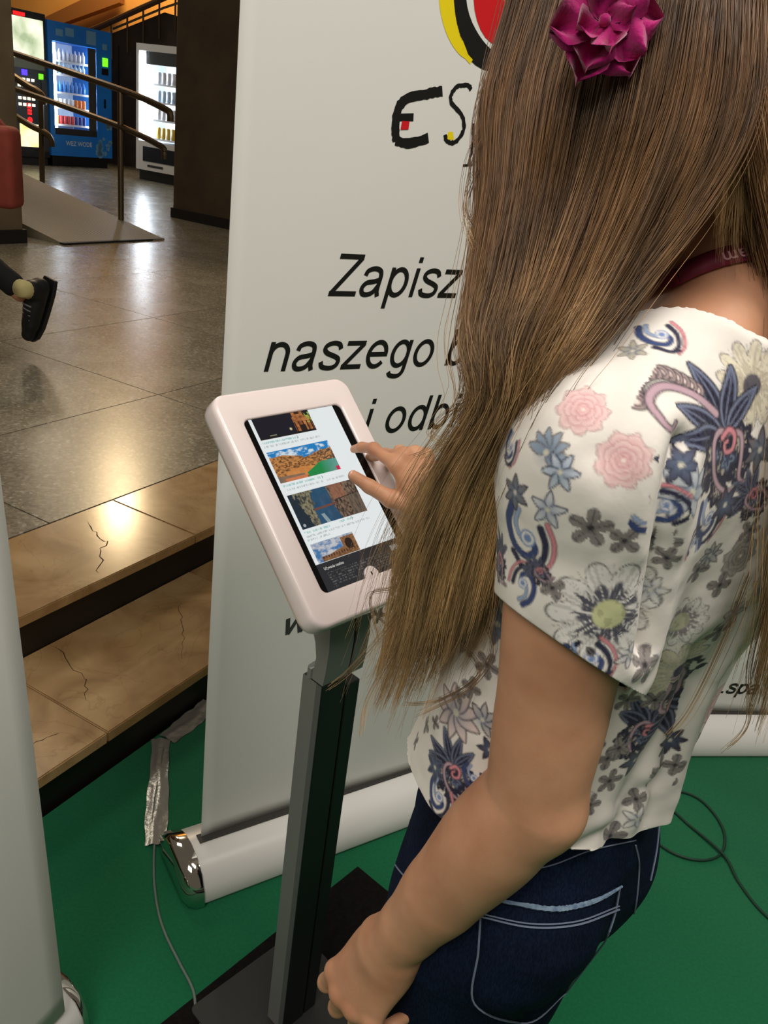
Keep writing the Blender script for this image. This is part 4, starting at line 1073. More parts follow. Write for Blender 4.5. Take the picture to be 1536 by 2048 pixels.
# right arm
RWR = A(.076, 1.050, 1.036); REL = A(.275, .905, 1.045)
fr = RWR-REL
f.chain([RSH, REL, REL+fr*.3, RWR, RWR+fr*.05], [.046, .038, .040, .0265, .0255], .02)
rj = hand_pts([(36, 30, 14), (72, 6, 4), (70, 26, 16), (64, 40, 22)], (6, 0, -4, -9), [(.62, .72, -.30), (.52, .84, -.15), (.50, .86, -.08)], 1.0)
RE1 = unit(A(-.58, .30, .76)); RND = A(.42, -.70, .56)
rtips, _ = add_hand(f, RWR+fr*.02, RE1, RND, True, rj, 1.0)
# head with a face looking down at the tablet
HF = unit(A(-.70, .62, -.36)); HL = unit(np.cross(Ud, HF)); HU = np.cross(HF, HL)
def Hp(a, l, u): return HC+HF*a+HL*l+HU*u
f.ell(HC+HU*.015, (HF, HL, HU), (.094, .074, .098), .02)
f.ell(Hp(.02, 0, -.045), (HF, HL, HU), (.070, .060, .072), .03)
f.ell(Hp(.055, 0, -.098), (HF, HL, HU), (.026, .024, .020), .02)               # chin
f.cone(Hp(.086, 0, .004), Hp(.106, 0, -.038), .008, .012, .010)                # nose
for s_ in (1, -1):
    f.ell(Hp(.095, .012*s_, -.040), (HF, HL, HU), (.009, .008, .007), .006)
    f.ell(Hp(.090, .031*s_, .002), (HF, HL, HU), (.014, .014, .010), .008, 'cut')  # eye sockets
    f.ell(Hp(.074, .036*s_, -.028), (HF, HL, HU), (.022, .020, .018), .02)         # cheeks
    f.ell(Hp(-.005, .074*s_, -.012), (HF, HL, HU), (.020, .008, .032), .006)       # ears
f.ell(Hp(.0905, 0, -.066), (HF, HL, HU), (.010, .024, .0055), .004); f.ell(Hp(.0885, 0, -.076), (HF, HL, HU), (.010, .020, .0065), .004)
P, Q = f.surface(2)
body = link('body', fast_mesh('body', P, Q), m_skin, wom, True)
for t in rtips+ltips: nail(t, m_nail, body)
m_eye = mat('eye_white', rgb(236, 232, 226), .15); m_iris = mat('iris', rgb(74, 92, 96), .15); m_lip = mat('lips', rgb(186, 104, 96), .4)
for s_ in (1, -1):
    q = MB()
    c = Hp(.079, .031*s_, .001)
    V = [];  n1, n2 = 8, 12
    prof = [(.012*math.sin(a), -.012*math.cos(a)) for a in np.linspace(0, math.pi, 9)]
    e = MB().lathe(prof, (0, 0, 0), 14, lambda p: c+HL*p[0]+HU*p[1]+HF*p[2]).build('eye', m_eye, body, True)
    MB().lathe([(0, .0123), (.003, .0121), (.0055, .0108)], (0, 0, 0), 14, lambda p: c+HL*p[0]+HU*p[1]+HF*p[2]).build('iris', m_iris, e, True)

# ------------------------------------------------------------------ jeans
def denim():
    m = bpy.data.materials.new('denim'); m.use_nodes = True; nt = m.node_tree; bs = nt.nodes['Principled BSDF']; N = nt.nodes.new; L = nt.links.new
    tc = N('ShaderNodeTexCoord'); n1 = N('ShaderNodeTexNoise'); n1.inputs['Scale'].default_value = 9; n1.inputs['Detail'].default_value = 6; L(tc.outputs['Object'], n1.inputs['Vector'])
    mp = N('ShaderNodeMapping'); mp.inputs['Scale'].default_value = (700, 700, 160); L(tc.outputs['Object'], mp.inputs['Vector'])
    n2 = N('ShaderNodeTexNoise'); n2.inputs['Scale'].default_value = 1; n2.inputs['Detail'].default_value = 2; L(mp.outputs[0], n2.inputs['Vector'])
    r1 = N('ShaderNodeValToRGB'); e = r1.color_ramp.elements; e[0].position = .3; e[0].color = (*rgb(13, 19, 35), 1); e[1].position = .72; e[1].color = (*rgb(23, 34, 58), 1); L(n1.outputs['Fac'], r1.inputs['Fac'])
    r2 = N('ShaderNodeValToRGB'); e = r2.color_ramp.elements; e[0].position = .4; e[0].color = (.62, .62, .66, 1); e[1].position = .62; e[1].color = (1.35, 1.35, 1.3, 1); L(n2.outputs['Fac'], r2.inputs['Fac'])
    mx = N('ShaderNodeMix'); mx.data_type = 'RGBA'; mx.blend_type = 'MULTIPLY'; mx.inputs[0].default_value = .8; L(r1.outputs['Color'], mx.inputs[6]); L(r2.outputs['Color'], mx.inputs[7]); L(mx.outputs[2], bs.inputs['Base Color'])
    bs.inputs['Roughness'].default_value = .85; bs.inputs['Specular IOR Level'].default_value = .08
    bp = N('ShaderNodeBump'); bp.inputs['Strength'].default_value = .3; bp.inputs['Distance'].default_value = .0008; L(n2.outputs['Fac'], bp.inputs['Height']); L(bp.outputs['Normal'], bs.inputs['Normal']); return m
m_denim = denim()
f = Field((-.12, .36, .05), (.52, 1.0, 1.03), .004)
f.stack([(1.0, *Pp(.0, 0, 0)[:2], .128, .098), (.96, *Pp(0, 0, 0)[:2], .132, .102), (.90, *Pp(-.002, 0, 0)[:2], .140, .110), (.84, *Pp(-.004, 0, 0)[:2], .145, .112), (.78, *Pp(-.002, 0, 0)[:2], .142, .104)], Lp, Fp, .02)
for s_ in (1, -1):
    f.ell(Pp(-.034, .062*s_, -.030), (Fp, Lp, Ud), (.080, .074, .092), .03)
    f.chain([Pp(.0, .072*s_, -.07), Pp(.008, .070*s_, -.22), Pp(.01, .070*s_, -.42), Pp(-.008, .070*s_, -.58), Pp(-.02, .070*s_, -.78)], [.084, .074, .058, .054, .045], .03)
f.cone(Pp(-.135, 0, -.03), Pp(-.10, 0, -.13), .006, .010, .014, 'cut')
P, Q = f.surface(3)
nrm_in = hash_noise(P, 22, 3)*.004+hash_noise(P*A(1, 1, 3), 14, 4)*.003
C0 = P.mean(0)
out = P-np.stack([np.full(len(P), PC[0]), np.full(len(P), PC[1]), P[:, 2]], 1); out /= np.linalg.norm(out, axis=1)[:, None]+1e-6
P = P+out*nrm_in[:, None]*.6
jeans = link('jeans', fast_mesh('jeans', P, Q), m_denim, wom, True)
def bvh_of(P, Q): return BVHTree.FromPolygons(np.asarray(P, float).tolist(), np.asarray(Q).tolist())
bv_j = bvh_of(P, Q)
CAMP = Vector((0, 0, CAM_H))
def hit(bv, x, y):
    """Point and normal on a surface, found at (x, y) of the photograph."""
    v = RC @ np.array([(x-768)/FPX, (y-1024)/FPX, 1.]); r = bv.ray_cast(CAMP, Vector(v).normalized())
    return (None, None) if r[0] is None else (np.array(r[0]), np.array(r[1]))
def surf_line(bv, pts, n=6, off=.0008):
    out = []
    for p in catmull([A(*q, 0) for q in pts], n):
        h, nr = hit(bv, p[0], p[1])
        if h is not None: out.append(h+nr*off)
    return out
m_stitch = mat('pale_stitch', rgb(112, 124, 146), .8); m_fray = mat('frayed_denim', rgb(134, 156, 176), .9, col2=rgb(90, 112, 140), scale=160)
def stitches(pts, r=.0009, name='stitching', m=m_stitch, parent=None, off=.0008):
    L_ = surf_line(bv_j, pts, 8, off)
    if len(L_) > 2: MB().tube(L_, r, 5).build(name, m, parent or jeans)
# back pocket: a separate patch lying on the jeans
pk = [(972, 1792), (1100, 1812), (1180, 1800), (1238, 1768), (1228, 1830), (1205, 1890), (1176, 1940), (1125, 1990), (1052, 2045), (948, 2005), (955, 1930), (962, 1860)]
def patch(poly, bv, off, nu=26, nv=26):
    """Quad patch over the outline (screen outline projected on the cloth and lifted by off)."""
    top = catmull([A(*q, 0) for q in poly[:4]], 8); bot = catmull([A(*q, 0) for q in [poly[9], poly[8], poly[7], poly[6]]], 8)
    V = []
    for j in range(nv+1):
        for i in range(nu+1):
            u = i/nu; v = j/nv; a = A(*[np.interp(u, np.linspace(0, 1, len(top)), [q[k] for q in top]) for k in (0, 1)]); b_ = A(*[np.interp(u, np.linspace(0, 1, len(bot)), [q[k] for q in bot]) for k in (0, 1)]); p = a*(1-v)+b_*v
            h, nr = hit(bv, p[0], p[1])
            if h is None: h, nr = V[-1], A(0, 0, 0)
            edge_ = min(i, nu-i, j, nv-j); V.append(h+nr*(off if edge_ else -.0004))
    return V, [(j*(nu+1)+i, j*(nu+1)+i+1, (j+1)*(nu+1)+i+1, (j+1)*(nu+1)+i) for j in range(nv) for i in range(nu)]
V, Fc = patch(pk, bv_j, .0028)
pocket = link('back_pocket', mesh('back_pocket', V, Fc), m_denim, jeans, True)
bm = bmesh.new(); bm.from_mesh(pocket.data); bmesh.ops.recalc_face_normals(bm, faces=bm.faces); bm.to_mesh(pocket.data); bm.free()
stitches([(966, 1830), (1060, 1850), (1150, 1845), (1232, 1815)], .0009, parent=pocket, off=.0036)
stitches([(966, 1824), (1060, 1843), (1150, 1838), (1232, 1808)], .0007, parent=pocket, off=.0036)
stitches([(964, 1815), (958, 1900), (950, 2003), (1052, 2042), (1122, 1988), (1172, 1938), (1202, 1888), (1224, 1830), (1235, 1775)], .0010, parent=pocket, off=.0026)
L_ = surf_line(bv_j, [(975, 1793), (1035, 1804), (1100, 1814), (1150, 1808), (1195, 1793), (1238, 1768)], 14, .0034)
MB().tube(L_, [.0011+.0016*math.sin(math.pi*i/len(L_))*(.6+.6*rng.random()) for i in range(len(L_))], 6).build('frayed_edge', m_fray, pocket)
stitches([(1270, 1690), (1277, 1730), (1272, 1800), (1262, 1850)]); stitches([(1318, 1640), (1312, 1700), (1300, 1760)])
stitches([(800, 1650), (790, 1700), (792, 1730), (835, 1780)]); stitches([(1000, 1750), (1100, 1730), (1180, 1700), (1270, 1680)], .0007)
# shoes on the carpet
m_shoe = mat('dark_shoe', rgb(38, 38, 44), .6); m_sole = mat('white_sole', rgb(210, 208, 202), .6)
for s_ in (1, -1):
    c = Pp(-.02, .075*s_, 0); c[2] = 0; fdv = unit(Fp+Lp*.12*s_); ldv = A(-fdv[1], fdv[0], 0)
    prof = [(-.085, .034), (-.05, .040), (.0, .040), (.06, .046), (.11, .042), (.145, .025)]
    ol = [c+fdv*x+ldv*w for x, w in prof]+[c+fdv*.158]+[c+fdv*x-ldv*w for x, w in prof[::-1]]+[c-fdv*.097]
    sole = MB().prism([(p[0], p[1]) for p in ol], .0045, .026).build('shoe', m_sole, wom, bevel=.004)
    g = Field(c-A(.2, .2, 0), c+A(.2, .2, .14), .004)
    g.cone(c+fdv*-.055+A(0, 0, .055), c+fdv*.0+A(0, 0, .055), .038, .040, .02); g.cone(c+fdv*.0+A(0, 0, .05), c+fdv*.115+A(0, 0, .042), .040, .030, .02); g.cone(c+fdv*-.03+A(0, 0, .06), c+fdv*-.03+A(0, 0, .11), .036, .040, .015)
    g.d = np.maximum(g.d, (.026-(g.lo[2]+g.vox*np.arange(g.n[2])))[None, None, :].astype(np.float32))
    P2, Q2 = g.surface(1); link('shoe_upper', fast_mesh('shoe_upper', P2, Q2), m_shoe, sole, True)

# ------------------------------------------------------------------ blouse
f = Field((-.08, .34, .86), (.56, 1.0, 1.47), .0027)
c0 = lambda z: (PC+(C7-PC)*((z-.86)/(1.41-.86)))
def row(z, fo, a, b_, lo_=0.): c = c0(z)+Fd*fo+Ld*lo_; return (z, c[0], c[1], a, b_)
f.stack([row(.885, .006, .146, .116, .010), row(.95, .010, .143, .109, .010), row(1.02, .016, .141, .101, .008), row(1.12, .022, .142, .096, .004), row(1.22, .020, .148, .100), row(1.30, .018, .136, .090), row(1.355, .010, .10, .068), row(1.40, .0, .07, .05)], Ld, Fd, .02, 2.2)
for s_, sh in ((1, LSH), (-1, RSH)):
    f.cone(Bp(.032, .045*s_, -.012), sh+Ud*.016+Ld*.004*s_, .046, .053, .05)
    f.cone(Bp(.05, .07*s_, -.10), sh-Ud*.02, .075, .058, .05)
    f.ell(Bp(.125, .070*s_, -.215), (Fd, Ld, Ud), (.055, .060, .060), .06)
# the cuff runs obliquely over the arm
c1_, c2_, c3_ = pxd(1000, 1185, .63), pxd(1255, 1362, .61), pxd(1122, 1283, .562)
cut_n = unit(np.cross(c2_-c1_, c3_-c1_)); cut_n = cut_n if cut_n[2] < 0 else -cut_n
sl_end = LSH+(LEL-LSH)*.52
f2 = Field((-.08, .34, .86), (.56, 1.0, 1.47), .0027)
f2.cone(LSH+Ud*.008, LSH+(sl_end-LSH)*.5, .056, .055, .030); f2.cone(LSH+(sl_end-LSH)*.5, sl_end+(LEL-LSH)*.14, .055, .0580, .014)
f2.cone(LSH+(sl_end-LSH)*.35-Ld*.035-Fd*.01, sl_end-Ld*.030-Fd*.012, .040, .036, .020)
gx, gy, gz = (f2.lo[k]+f2.vox*np.arange(f2.n[k], dtype=np.float32) for k in range(3))
f2.d = np.maximum(f2.d, ((gx-c3_[0])*cut_n[0])[:, None, None]+((gy-c3_[1])*cut_n[1])[None, :, None]+((gz-c3_[2])*cut_n[2])[None, None, :]-.005).astype(np.float32)
f._merge((slice(None),)*3, f2.d, .016); del f2
rs_end = RSH+(REL-RSH)*.55
f.cone(RSH+Ud*.008, rs_end+(REL-RSH)*.12, .056, .064, .03)
P, Q = f.surface(3)
# folds: long soft drapes on the trunk and some creases over the sleeve
def nrmls(P, Q):
    a, b_, c, d = (P[Q[:, i]] for i in range(4)); n = np.cross(c-a, d-b_); N_ = np.zeros_like(P)
    for i in range(4): np.add.at(N_, Q[:, i], n)
    return N_/(np.linalg.norm(N_, axis=1)[:, None]+1e-12)
Nv = nrmls(P, Q)
rel = P-C7; lf = rel@Ld; ff = rel@Fd; uu = rel[:, 2]
ang = np.arctan2(ff-.04, lf)
w = np.clip((-uu-.10)/.3, 0, 1)
drape = (.006*np.sin(ang*5+uu*6+.6)+.004*np.sin(ang*9-uu*9+2.1)+.0012*np.sin(ang*15+uu*14))*w
# crease where the sleeve meets the back, and diagonal pulls
wr = hash_noise(P@np.array([[1, 0, 0], [0, 1, 0], [0, 0, .35]]), 26, 8)*.006*np.clip(w+.25, 0, 1)+hash_noise(P, 70, 9)*.0016
P = P+Nv*(drape+wr)[:, None]
P = relax(P, Q, 3)
# deep fold where the sleeve meets the back, and two softer ones
bv_t = bvh_of(P, Q); Nv = nrmls(P, Q)
def fold(pts, depth, width, ridge):
    global P
    L_ = [q for q in (hit(bv_t, p[0], p[1])[0] for p in catmull([A(*q, 0) for q in pts], 4)) if q is not None]
    best = np.full(len(P), 9.)
    for a, b_ in zip(L_[:-1], L_[1:]):
        ba = b_-a; t = np.clip((P-a)@ba/(ba@ba+1e-9), 0, 1); best = np.minimum(best, np.linalg.norm(P-a-t[:, None]*ba, axis=1))
    P = P+Nv*(-depth*np.exp(-(best/width)**2)+ridge*np.exp(-((best-width*2.4)/(width*1.3))**2))[:, None]
fold([(1362, 885), (1345, 960), (1330, 1050), (1312, 1150), (1296, 1240), (1286, 1300)], .0095, .007, .0035)
fold([(1240, 700), (1215, 800), (1200, 900)], .003, .012, .001); fold([(1400, 1290), (1330, 1450), (1240, 1600)], .005, .010, .002); fold([(1300, 1560), (1220, 1650), (1150, 1700)], .004, .008, .002)
def cutplane(P, Q, keep):
    """Drop faces whose corners are all outside and pull the border onto the cut."""
    k = keep(P) > 0; fk = k[Q].sum(1) >= 2; return Q[fk]
hem_z = lambda P: .950-.10*np.clip((P-PC)@Fd+.02, -.2, .1)+.06*np.clip((P-PC)@Ld, -.2, .2)+.004*np.sin(np.arctan2((P-PC)@Fd, (P-PC)@Ld)*5)
sd = unit(LEL-LSH)
def keep_hem(P): return P[:, 2]-hem_z(P)
_rows = np.array([row(.885, .006, .146, .116, .010), row(.95, .010, .143, .109, .010), row(1.02, .016, .141, .101, .008), row(1.12, .022, .142, .096, .004), row(1.22, .020, .148, .100), row(1.30, .018, .136, .090)])
def trunk_dist(P):
    I = [np.interp(P[:, 2], _rows[:, 0], _rows[:, j]) for j in range(1, 5)]; x, y = P[:, 0]-I[0], P[:, 1]-I[1]
    return (np.hypot((x*Ld[0]+y*Ld[1])/I[2], (x*Fd[0]+y*Fd[1])/I[3])-1)*np.minimum(I[2], I[3])
def keep_ls(P):
    d = (P-c3_)@cut_n; t = np.clip((P-LSH)@sd, 0, 1); rr = np.linalg.norm(P-LSH-t[:, None]*sd, axis=1)
    return np.where((rr < .085) & ((P-LSH)@sd > .05) & (trunk_dist(P) > np.maximum(rr-.058, 0)+.006) & (d < .016), -d, 1.)
sr = unit(REL-RSH)
def keep_rs(P):
    d = (P-(RSH+(REL-RSH)*.55))@sr; t = np.clip((P-RSH)@sr, 0, 1); rr = np.linalg.norm(P-RSH-t[:, None]*sr, axis=1)
    return np.where((rr < .085) & ((P-RSH)@sr > .05), -d, 1.)
def keep_neck(P):
    r = P-C7; k = np.sqrt(((r@Ld)/.122)**2+((r@Fd-.062)/.112)**2)
    return np.where(P[:, 2] > 1.28, (k-1)*.09, 1.)
for kf in (keep_hem, keep_ls, keep_rs, keep_neck):
    kv = kf(P)
    # snap border vertices onto the zero line for a clean edge
    fk = (kv[Q] > 0); mixed = fk.any(1) & ~fk.all(1)
    idx = np.unique(Q[mixed]); idx = idx[kv[idx] <= 0]
    if kf in (keep_hem,): P[idx, 2] -= kv[idx]
    elif kf is keep_ls: P[idx] += cut_n*np.maximum(kv[idx], -.006)[:, None]
    elif kf is keep_rs: P[idx] += sr*kv[idx][:, None]
    else:
        rd = P[idx]-C7; rd = Ld*((rd@Ld)/.122**2)[:, None]+Fd*((rd@Fd-.062)/.112**2)[:, None]; rd /= np.linalg.norm(rd, axis=1)[:, None]
        P[idx] -= rd*kv[idx][:, None]
    Q = Q[(kv[Q] > 0).any(1)]
used, inv = np.unique(Q, return_inverse=True); P = P[used]; Q = inv.reshape(Q.shape)
# keep the largest connected sheet
lab = np.arange(len(P))
for _ in range(400):
    m_ = lab[Q].min(1); new = lab.copy()
    for i in range(4): np.minimum.at(new, Q[:, i], m_)
    new = new[new]
    if (new == lab).all(): break
    lab = new
big_ = np.bincount(lab).argmax(); Q = Q[lab[Q[:, 0]] == big_]; used, inv = np.unique(Q, return_inverse=True); P = P[used]; Q = inv.reshape(Q.shape)
P_b, Q_b = P, Q
bv_s = bvh_of(P, Q)
tmp = fast_mesh('blouse_base', P, Q)
tob = bpy.data.objects.new('tmp', tmp); COL.objects.link(tob)
mod = tob.modifiers.new('s', 'SUBSURF'); mod.levels = 1; mod.render_levels = 1
dg = bpy.context.evaluated_depsgraph_get(); dg.update()
blouse_me = bpy.data.meshes.new_from_object(tob.evaluated_get(dg)); blouse_me.name = 'blouse'
bpy.data.objects.remove(tob); bpy.data.meshes.remove(tmp)
# ------------------------------------------------------------------ floral print of the blouse
bco = np.zeros(len(blouse_me.vertices)*3, np.float32); blouse_me.vertices.foreach_get('co', bco); bco = bco.reshape(-1, 3).astype(float)
bno = np.zeros(len(blouse_me.vertices)*3, np.float32); blouse_me.vertices.foreach_get('normal', bno); bno = bno.reshape(-1, 3).astype(float)
bcol = np.ones((len(bco), 3))*C(236, 230, 223)
INK = C(40, 40, 66); GREY = C(146, 140, 136); LILAC = C(190, 160, 172); NAVY = C(50, 50, 76); BLUE = C(116, 124, 150); PINKc = C(220, 142, 152); PALE = C(240, 218, 214); CREAM = C(222, 214, 192); DK = C(34, 34, 44); WHT = C(238, 234, 230)
class Spot:
    """A round piece of cloth seen flat: draws printed shapes on its vertices."""
    def __init__(s, p, n, R, rot):
        d = bco-p; near = np.where((np.abs(d).max(1) < R*1.7) & (bno@n > .58))[0]; s.i = near; d = d[near]
        up = unit(A(0, 0, 1)-n*n[2]) if abs(n[2]) < .95 else unit(Fd-n*(Fd@n)); sd = np.cross(up, n); a = math.radians(rot)
        ux = sd*math.cos(a)+up*math.sin(a); uy = -sd*math.sin(a)+up*math.cos(a)
        s.x = d@ux/R; s.y = d@uy/R; s.r = np.hypot(s.x, s.y); s.t = np.arctan2(s.y, s.x); s.c = bcol[near]; s.ok = np.abs(d@n) < .03
        s.g = hash_noise(np.stack([s.x*7+3, s.y*7+3, np.zeros(len(near))], 1), 1., 5) if len(near) else 0
        s.px = .0011/R
    def paint(s, m, col, a=1.):
        m = np.clip(m, 0, 1)*a*s.ok; s.c = s.c*(1-m[:, None])+np.asarray(col)*m[:, None]
    def soft(s, d): return np.clip(.5-d/(s.px*1.3), 0, 1)
    def done(s): bcol[s.i] = s.c
    def seg(s, P):
        best = np.full(len(s.x), 9.); tt = np.zeros(len(s.x)); n = len(P)-1
        for k, (a, b) in enumerate(zip(P[:-1], P[1:])):
            ax, ay = a; bx, by = b[0]-ax, b[1]-ay; t = np.clip(((s.x-ax)*bx+(s.y-ay)*by)/(bx*bx+by*by+1e-9), 0, 1)
            d = np.hypot(s.x-ax-t*bx, s.y-ay-t*by); q = d < best; best[q] = d[q]; tt[q] = (k+t[q])/n
        return best, tt
    def stroke(s, P, w, col, edge=None, n=7):
        P = [tuple(p[:2]) for p in catmull([A(*p, 0) for p in P], n)]; d, t = s.seg(P); ww = w*(1.0-.45*t)
        if edge is not None: s.paint(s.soft(d-ww-.022), edge)
        s.paint(s.soft(d-ww), col)
    def leaf(s, a, b, w, fill, edge, vein=True, bend=0.):
        a = A(*a); b = A(*b); q = b-a; L_ = np.linalg.norm(q); q /= L_; nrm = A(-q[1], q[0])
        u = ((s.x-a[0])*q[0]+(s.y-a[1])*q[1])/L_; v = (s.x-a[0])*nrm[0]+(s.y-a[1])*nrm[1]-bend*np.sin(np.clip(u, 0, 1)*math.pi)
        prof = w*np.sin(np.clip(u, 0, 1)**.75*math.pi)**.8; d = np.where((u > 0) & (u < 1), np.abs(v)-prof, 1.)
        s.paint(s.soft(d-.03), DK); s.paint(s.soft(d), edge); s.paint(s.soft(d+.045), fill)
        if vein:
            h = np.sin((u*L_-np.abs(v)*.9)*46); s.paint(s.soft(d+.06)*(h > .35), fill*.45); s.paint(s.soft(d+.05)*s.soft(np.abs(v)-.012), edge)
    def daisy(s, n=11, ctr=C(206, 206, 160), dark=NAVY, petal=WHT, cr=.30, streak=1.):
        k = np.abs(np.cos(s.t*n/2)); rp = .56+.44*k**.55; d = s.r-rp
        s.paint(s.soft(d-.02), C(120, 114, 116)); s.paint(s.soft(d+.02), petal)
        s.paint(s.soft(s.r-.95)*np.clip((.10-k)*9, 0, 1)*(s.r > cr), GREY, .7)
        ph = hash_noise(np.stack([s.t*9, s.r*1.2, s.t*0], 1), 1., 11)+.5; ln = cr+.16+.34*ph*(.4+.6*k)
        s.paint(np.clip((ln-s.r)*14, 0, 1)*np.clip((hash_noise(np.stack([s.t*22, s.r*2.0, s.t*0], 1), 1., 12)+.32)*5, 0, 1), dark, .92*streak)
        fine = hash_noise(np.stack([s.t*40, s.r*1.5, s.t*0], 1), 1., 13); s.paint(s.soft(d+.04)*(fine > .2), GREY, .35)
        s.paint(s.soft(s.r-cr), ctr); s.paint(s.soft(s.r-cr)*(s.g > .12), ctr*.75)
    def peony(s, a=C(208, 116, 130), b=C(242, 220, 216), line=C(160, 128, 128)):
        rp = .86+.09*np.cos(s.t*8+.6)+.03*np.cos(s.t*17); s.paint(s.soft(s.r-rp-.035), line); s.paint(s.soft(s.r-rp), b)
        for k, (rr, n, ph) in enumerate(((.80, 8, .6), (.58, 6, .2), (.38, 5, 1.1), (.20, 4, .4))):
            rk = rr*(1+.16*np.abs(np.cos(s.t*n/2+ph))-.06); m = s.soft(s.r-rk); s.paint(s.soft(s.r-rk-.025), line, .75)
            g = np.clip((s.r-rk*.25)/(rk*.8), 0, 1); s.paint(m, a, 1); s.paint(m*g, b, .95)
            s.paint(m*np.clip((.12-np.abs(np.cos(s.t*n/2+ph)))*7, 0, 1)*(s.r > rr*.35), a*.85, .7)
        s.paint(s.soft(s.r-.09), C(240, 222, 214))
    def small(s, n=5, fill=GREY, dark=C(70, 64, 74)):
        k = np.abs(np.cos(s.t*n/2)); rp = .25+.75*k**.7; d = s.r-rp; s.paint(s.soft(d-.05), dark*1.6); s.paint(s.soft(d), fill)
        s.paint(s.soft(d)*np.clip(.7-s.r, 0, 1), dark, .75); s.paint(s.soft(d)*np.clip((.95-k), 0, 1)*(s.g > 0), fill*1.25, .5); s.paint(s.soft(d)*(k > .985), dark, .6); s.paint(s.soft(s.r-.16), dark*.6)
    def paisley(s, v=0):
        f_ = NAVY*.8 if v != 2 else C(60, 54, 74)
        for a, b, w in (((.0, .1), (-.42, .98), .15), ((-.05, .05), (-1.0, .42), .16), ((.02, .1), (.22, .95), .14), ((.08, .08), (.62, .66), .13), ((-.05, 0), (-.98, -.02), .17)):
            s.leaf(a, b, w, f_, BLUE)
        # dark ground with lobes under the curl
        for x, y, r_ in ((-.2, -.25, .27), (.15, -.35, .3), (.42, -.1, .24), (-.32, -.55, .2), (.1, -.75, .2), (.5, -.45, .2)):
            d = np.hypot(s.x-x, s.y-y)-r_*(1+.16*np.cos(np.arctan2(s.y-y, s.x-x)*7)); s.paint(s.soft(d-.03), DK); s.paint(s.soft(d), f_); s.paint(s.soft(d+.08)*(s.g > -.02), C(200, 190, 178), .75); s.paint(s.soft(np.abs(d+.11)-.022), DK)
        for x, y, r_ in ((.18, -.32, .17), (-.16, -.28, .12)):
            d = np.hypot(s.x-x, s.y-y)-r_*(1+.2*np.cos(np.arctan2(s.y-y, s.x-x)*5)); s.paint(s.soft(d), C(58, 66, 92)); s.paint(s.soft(d+.05), C(120, 134, 156)); s.paint(s.soft(d+.09), C(64, 72, 100))
        for P_, w, c_ in (([(.1, .02), (-.1, .06), (-.22, -.1), (-.16, -.4), (.05, -.66), (.35, -.78), (.75, -.74)], .045, LILAC), ([(.12, .05), (.4, .0), (.48, -.3), (.55, -.6), (.8, -.7)], .042, LILAC), ([(-.02, -.02), (.12, .08), (.25, 0), (.24, -.18), (.1, -.22), (.04, -.12), (.11, -.07)], .04, PINKc)):
            s.stroke(P_, w, c_, DK)
        if v == 0:   # scalloped plume sweeping to the side
            arc_ = [(-.25, .42), (-.6, .68), (-1.0, .80), (-1.35, .66), (-1.45, .42)]
            for q in catmull([A(*p, 0) for p in arc_], 4)[2:]:
                d = np.hypot(s.x-q[0], s.y-q[1]-.05); s.paint(s.soft(d-.115), DK); s.paint(s.soft(d-.095), C(170, 150, 150)); s.paint(s.soft(d-.06), DK); s.paint(s.soft(d-.04), PALE)
            s.stroke([(-.15, .3), (-.55, .56), (-1.0, .66), (-1.3, .5), (-1.3, .22), (-1.15, .12), (-1.08, .2)], .05, LILAC, DK)
    def swirl(s):
        for P_, w, c_ in (([(-.8, .9), (-.9, .3), (-.6, -.3), (-.1, -.5), (.2, -.2), (0, .1), (-.25, 0)], .13, C(60, 76, 124)), ([(-.5, .9), (-.6, .4), (-.3, 0), (.1, .1)], .08, C(156, 176, 210)), ([(.5, .8), (.75, .2), (.7, -.5), (.3, -1.0)], .07, PINKc), ([(.3, .6), (.5, .1), (.45, -.5), (.1, -.9)], .10, NAVY), ([(-.6, -.6), (-.1, -.9), (.4, -.8)], .09, NAVY)):
            s.stroke(P_, w, c_, DK)
        d = np.hypot(s.x+.1, s.y-.1)-.28; s.paint(s.soft(d), C(120, 144, 190)); s.paint(s.soft(np.abs(d+.1)-.04), WHT)
    def petals(s, fill, edge, n=6, half=False):
        for k in range(n):
            a = math.radians(-30+k*240/n if half else k*360/n+10); s.leaf((0, 0), (math.cos(a), math.sin(a)), .22, fill, edge, False)
        s.paint(np.clip(.75-s.r, 0, 1)*s.soft(s.r-.7), C(104, 124, 152), .8)
        s.paint(s.soft(s.r-.13), C(210, 206, 190))
    def vine(s):
        s.stroke([(-.9, .5), (-.3, .7), (-.2, .2), (.2, .3), (.5, -.3), (.8, -.4)], .035, DK); s.stroke([(.5, -.3), (.55, .1), (.75, .0)], .03, DK); s.stroke([(-.2, .2), (-.5, .0), (-.3, -.2)], .03, DK); s.leaf((-.1, .0), (.2, -.3), .12, INK, DK, False); s.leaf((-.9, -.7), (-.3, -.5), .2, INK, GREY)

def stamp(x, y, rpx, rot, fn, *a, **k):
    p, n = hit(bv_s, x, y)
    if p is None: return
    d = (RC.T @ (p-A(0, 0, CAM_H)))[2]; sp_ = Spot(p, n, rpx*d/FPX, rot)
    if len(sp_.i): getattr(sp_, fn)(*a, **k); sp_.done()
used_pts = []
